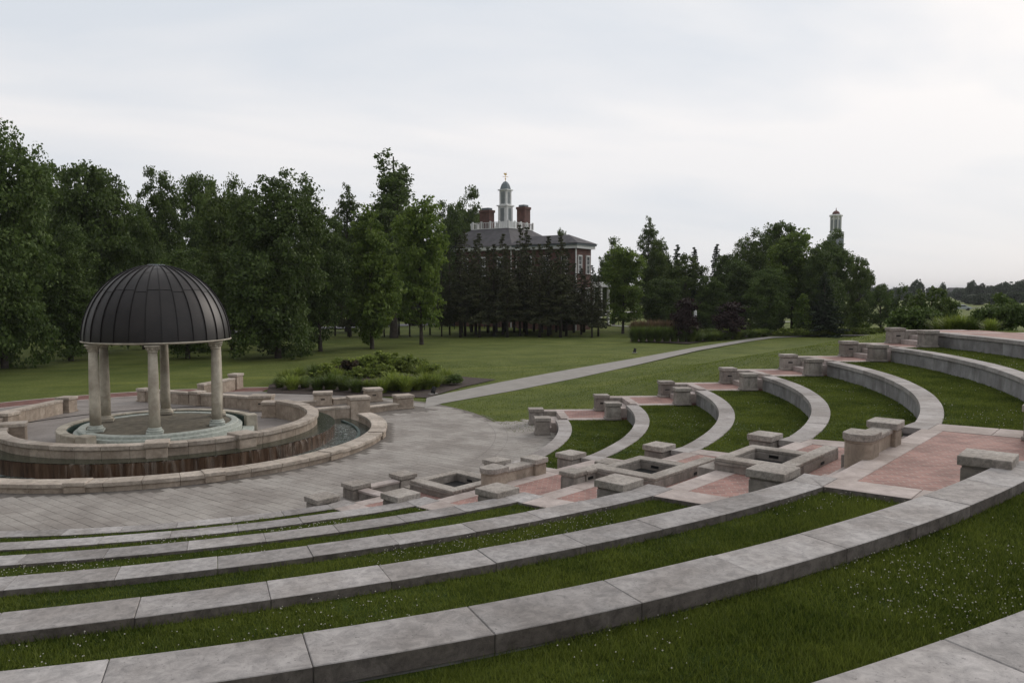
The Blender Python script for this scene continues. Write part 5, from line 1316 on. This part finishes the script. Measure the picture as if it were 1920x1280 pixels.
link('side_window', carprism([(-1.5, 1.0), (-1.05, 1.36), (0.5, 1.38), (1.05, 1.0)], -0.87, -0.855).mesh('side_window', M['glass']), car)
link('side_window', carprism([(-1.5, 1.0), (-1.05, 1.36), (0.5, 1.38), (1.05, 1.0)], 0.855, 0.87).mesh('side_window', M['glass']), car)
for x in (-1.35, 1.35):
    for y in (-0.8, 0.8): link('wheel', MB().tube((x, y-0.1, 0.33), (x, y+0.1, 0.33), 0.33, 0.33, 14).mesh('wheel', M['rubber']), car)

# roads and sidewalks by the mansion
def pxpath(name, pts, w, z, mat): return path(name, [gp(*p) for p in pts], w, z, mat)
pxpath('park_road', [(300, 628), (600, 616), (760, 610), (900, 606), (990, 602.5), (1060, 598)], 5.5, 0.10, M['asphalt'])
pxpath('sidewalk', [(985, 604), (1060, 605), (1120, 609.5), (1182, 613.5)], 1.3, 0.115, M['walk'])
pxpath('sidewalk', [(1000, 604), (1080, 598), (1150, 588), (1200, 584)], 2.2, 0.125, M['walk'])
pxpath('sidewalk', [(1320, 608.5), (1500, 603.5), (1640, 601)], 1.6, 0.12, M['walk'])
pxpath('distant_road', [(1700, 578.5), (1800, 577.5), (1960, 578.5)], 6, 0.14, M['asphalt'])
# iron fence and brick gate piers
fz = empty('iron_fence', (*gp(900, 622), 0), 'thin black iron fence posts with rails along the wood edge', 'fence')
fpts = [gp(600+28*k, 624-0.030*28*k*0.9) for k in range(26)]
for k, p in enumerate(fpts): wpart('post', MB().box(p[0]-0.04, p[0]+0.04, p[1]-0.04, p[1]+0.04, 0, 1.55), M['black'], fz)
for zz in (0.35, 1.35):
    mb = MB()
    for a, b_ in zip(fpts[:-1], fpts[1:]): mb.tube((*a, zz), (*b_, zz), 0.02, 0.02, 4, cap=False)
    wpart('rail', mb, M['black'], fz)
for (u, v, lb) in ((986, 614, 'dark brick gate pier left of the path crossing'), (1004, 616, 'dark brick gate pier beside the path crossing'), (1109, 608, 'dark brick gate pier right of the path crossing')):
    x, y = gp(u, v); e_ = empty('brick_gate_pier', (x, y, 0), lb, 'gate pier', 'brick gate piers', rz=0.3)
    o = link('shaft', MB().box(-0.38, 0.38, -0.38, 0.38, 0, 1.75).mesh('shaft', M['copperred']), e_); o.data.materials.clear(); o.data.materials.append(plain('dark_brick', (0.09, 0.04, 0.032), 0.9, 0, 0.3, 6))
    link('cap', MB().box(-0.46, 0.46, -0.46, 0.46, 1.75, 1.9).mesh('cap', M['piercap'], bevel=0.03), e_)
x, y = gp(1303, 628); lp = empty('lamp_post', (x, y, 0), 'short lamp post with a white head beside the burgundy tree', 'lamp post')
link('post', MB().tube((0, 0, 0), (0, 0, 2.0), 0.05, 0.04, 8).mesh('post', M['black']), lp); link('lamp_head', MB().lathe([(0.08, 2.0), (0.17, 2.1), (0.17, 2.75), (0.05, 2.85)], 10).mesh('lamp_head', M['white']), lp)
for (u, v, lb) in ((1190, 662, 'small black ground spotlight on the lawn edge beside the footpath'), (812, 740, 'small ground spotlight in the mulch at the right tip of the island bed')):
    x, y = gp(u, v); e_ = empty('ground_spotlight', (x, y, 0.02), lb, 'spotlight', rz=0.4)
    link('stake_plate', MB().box(-0.22, 0.22, -0.12, 0.12, 0.0, 0.06).mesh('plate', M['concrete'], bevel=0.01), e_)
    link('lamp_body', MB().tube((0, 0, 0.08), (0.12, 0.05, 0.34), 0.09, 0.12, 10).mesh('lamp_body', M['black']), e_)
    link('bracket', MB().box(-0.03, 0.03, -0.13, 0.13, 0.05, 0.20).mesh('bracket', M['black']), e_)

# ------------------------------------------------------------------ grass blades and clover on the near terraces
def near_inside(i, x, y):
    """left of the aisle border line of tier i"""
    ax, ay = NP_[i]; bx, by = W(i+1, 0, -CW) if i < 6 else (NP_[6][0]+1, NP_[6][1]-2)
    return (bx-ax)*(y-ay) - (by-ay)*(x-ax)
g = np.random.default_rng(99)
allv = []; flow = []
fwd = np.array([math.sin(YAW), math.cos(YAW)]); rgt = np.array([fwd[1], -fwd[0]])
def sample(i, n_, a0, a1):
    th = g.uniform(a0, a1, n_); t = (np.maximum(-100, th)+60)/40
    ra = Q[i][0]*t*t+Q[i][1]*t+Q[i][2]+(NW[i] if a0 < -100 else CW)
    if i < 6: rb = Q[i+1][0]*t*t+Q[i+1][1]*t+Q[i+1][2]+0.03
    else: rb = ra*0+27.6
    r = np.sqrt(ra**2 + (rb**2-ra**2)*g.random(n_)); return r*np.cos(np.radians(th)), r*np.sin(np.radians(th)), ra, rb
def blades(x, y, z, h0, w0, tuft=0):
    if tuft:
        n0_ = len(x); h0 = h0*(0.55+1.1*g.random(n0_)**2); k_ = lambda q: np.repeat(q, tuft)
        sp = 0.018 + 0.014*g.random(n0_); x, y, z, h0, w0, sp = k_(x), k_(y), k_(z), k_(h0), k_(w0), k_(sp)
        x = x + g.normal(size=len(x))*sp; y = y + g.normal(size=len(x))*sp
    n_ = len(x); a = g.uniform(0, 6.28, n_); h = h0*g.uniform(0.5, 1.3, n_); ln = h*g.uniform(0.1, 0.9, n_); b_ = g.uniform(0, 6.28, n_)
    base = np.stack([x, y, z], 1); px = np.stack([np.cos(a), np.sin(a), 0*a], 1)*(w0*g.uniform(0.6, 1.3, n_))[:, None]
    tip = base + np.stack([ln*np.cos(b_), ln*np.sin(b_), h], 1)
    return np.stack([base-px, base+px, tip], 1).reshape(-1, 3)
tot = 0
for i in range(0, 7):
    for far in (0, 1):
        if far and i > 5: continue
        a0, a1 = (A0, thN[i] + (2 if i < 6 else 8)) if not far else (thF[i]-1, -18)
        n0 = [22, 32, 48, 80, 140, 300, 90][i]*1000 if not far else [12, 14, 16, 18, 22, 22][i]*1000
        x, y, ra, rb = sample(i, n0, a0, a1)
        dx_, dy_ = x, y-CAMY; dep = dx_*fwd[0]+dy_*fwd[1]; lat = dx_*rgt[0]+dy_*rgt[1]
        keep = (dep > 0.8) & (np.abs(lat) < dep*0.70+0.5)
        if not far and i < 6: keep &= near_inside(i, x, y) < -0.0 if near_inside(i, -5, -20) < 0 else near_inside(i, x, y) > 0
        if far and i < 6:
            ax, ay = FP_[i]; bx, by = W(i+1, LEN[i+1], -CW); s = (bx-ax)*(y-ay)-(by-ay)*(x-ax); s0 = (bx-ax)*(-5-ay)-(by-ay)*(22-ax); keep &= (s > 0) if s0 > 0 else (s < 0)
        x, y = x[keep], y[keep]; dd = np.hypot(x, y-CAMY)
        z = np.full(len(x), zt(i)-(DROP[i] if not far else 0.03)-0.006)
        pat = 0.92+0.14*np.sin(x*1.7+np.sin(y*1.3)*2)*np.sin(y*1.9+1)
        w0 = np.clip(0.0012 + 0.00052*dd, 0.0025, 0.016)
        hh = ((0.042 if i > 2 else 0.035) if not far else 0.032)*pat
        hh = np.where(dd > 12, hh*1.1, hh)
        pt = np.sin(x*2.3+1.7*np.sin(y*3.1))+np.sin(y*4.3-x*1.1)+0.8*np.sin(x*7.9+y*5.3)
        kk = g.random(len(x)) < np.clip(0.80+0.18*pt, 0.42, 1)
        x, y, z, hh, w0 = x[kk], y[kk], z[kk], hh[kk], w0[kk]
        inset = 0.0
        allv.append(blades(x, y, z, hh, w0, 4)); tot += len(x)*4
        # clover heads in drifts
        nf = (900 + 380*i) if not far else 260
        x, y, ra, rb = sample(i, nf*6, a0, a1)
        drift = np.sin(x*0.9+1.7*i)+np.sin(y*1.3+x*0.4)+0.7*np.sin(x*2.7-y*1.1)
        dx_, dy_ = x, y-CAMY; dep = dx_*fwd[0]+dy_*fwd[1]; lat = dx_*rgt[0]+dy_*rgt[1]
        keep = (dep > 0.8) & (np.abs(lat) < dep*0.7+0.5) & (drift+2.2*g.random(len(x)) > 2.0)
        if not far and i < 6: keep &= near_inside(i, x, y) < 0 if near_inside(i, -5, -20) < 0 else near_inside(i, x, y) > 0
        if far and i < 6:
            s = (bx-ax)*(y-ay)-(by-ay)*(x-ax); keep &= (s > 0) if s0 > 0 else (s < 0)
        k_ = int(nf*(0.32 if not far else 0.3)); x, y = x[keep][:k_], y[keep][:k_]
        flow.append(np.stack([x, y, np.full(len(x), zt(i)-(DROP[i]+0.012 if not far else 0.03))+g.uniform(0.03, 0.075, len(x))*(1 if not far else 0.6)], 1))
gv = np.concatenate(allv)
props(link('grass_blades', np_mesh('grass_blades', gv, 3, M['blade'])), kind='stuff')
fc = np.concatenate(flow); r_ = g.uniform(0.0035, 0.0070, (len(fc), 1))*np.clip(np.hypot(fc[:, :1], fc[:, 1:2]-CAMY)/8, 1, 2.0)
oc = np.array([(1, 0, 0), (0, 1, 0), (-1, 0, 0), (0, -1, 0), (0, 0, 1), (0, 0, -1)], float)
tri = [(0, 1, 4), (1, 2, 4), (2, 3, 4), (3, 0, 4), (1, 0, 5), (2, 1, 5), (3, 2, 5), (0, 3, 5)]
ov = np.array([oc[j] for t_ in tri for j in t_])
fv = (fc[:, None, :] + ov[None]*r_[:, None]).reshape(-1, 3)
props(link('clover_flowers', np_mesh('clover_flowers', fv, 3, M['flower'])), kind='stuff')
# coarse tufts on the bank and the near lawn so the ground is not flat
x = g.uniform(6, 36, 240000); y = g.uniform(-12, 26, 240000)
rr_ = x*ER.x+y*ER.y; tt_ = x*ET.x+y*ET.y; rc = np.hypot(x-CF[0], y-CF[1])
keep = ((tt_ > 2.5) | (np.degrees(np.arctan2(y, x)) > -16) & (rr_ < 11.6)) & (x > 8.8) & (rc > 11.6) & (np.abs((x-14.3)*(-0.602)+(y-9.7)*0.798) > 1.6) & (g.random(len(x)) < np.clip(1.25 - np.hypot(x, y-CAMY)/52, 0, 1))
x, y = x[keep], y[keep]; z = np.array([ground_z(a, b_) for a, b_ in zip(x, y)])-0.02
props(link('bank_grass_blades', np_mesh('bank_grass', blades(x, y, z, np.full(len(x), 0.05), np.full(len(x), 0.014)), 3, M['blade'])), kind='stuff')
hzm = bpy.data.materials.new('haze'); hzm.use_nodes = True
hn = hzm.node_tree.nodes; hn.remove(hn.get('Principled BSDF'))
pv_ = hn.new('ShaderNodeVolumePrincipled'); pv_.inputs['Density'].default_value = 0.00016; pv_.inputs['Color'].default_value = (0.90, 0.93, 0.97, 1)
hzm.node_tree.links.new(pv_.outputs[0], hn.get('Material Output').inputs['Volume'])
props(link('haze', MB().box(-4600, 4600, -4600, 4600, -2.5, 32).mesh('haze', hzm)), kind='stuff')
print('blades', tot, len(x), 'flowers', len(fc))
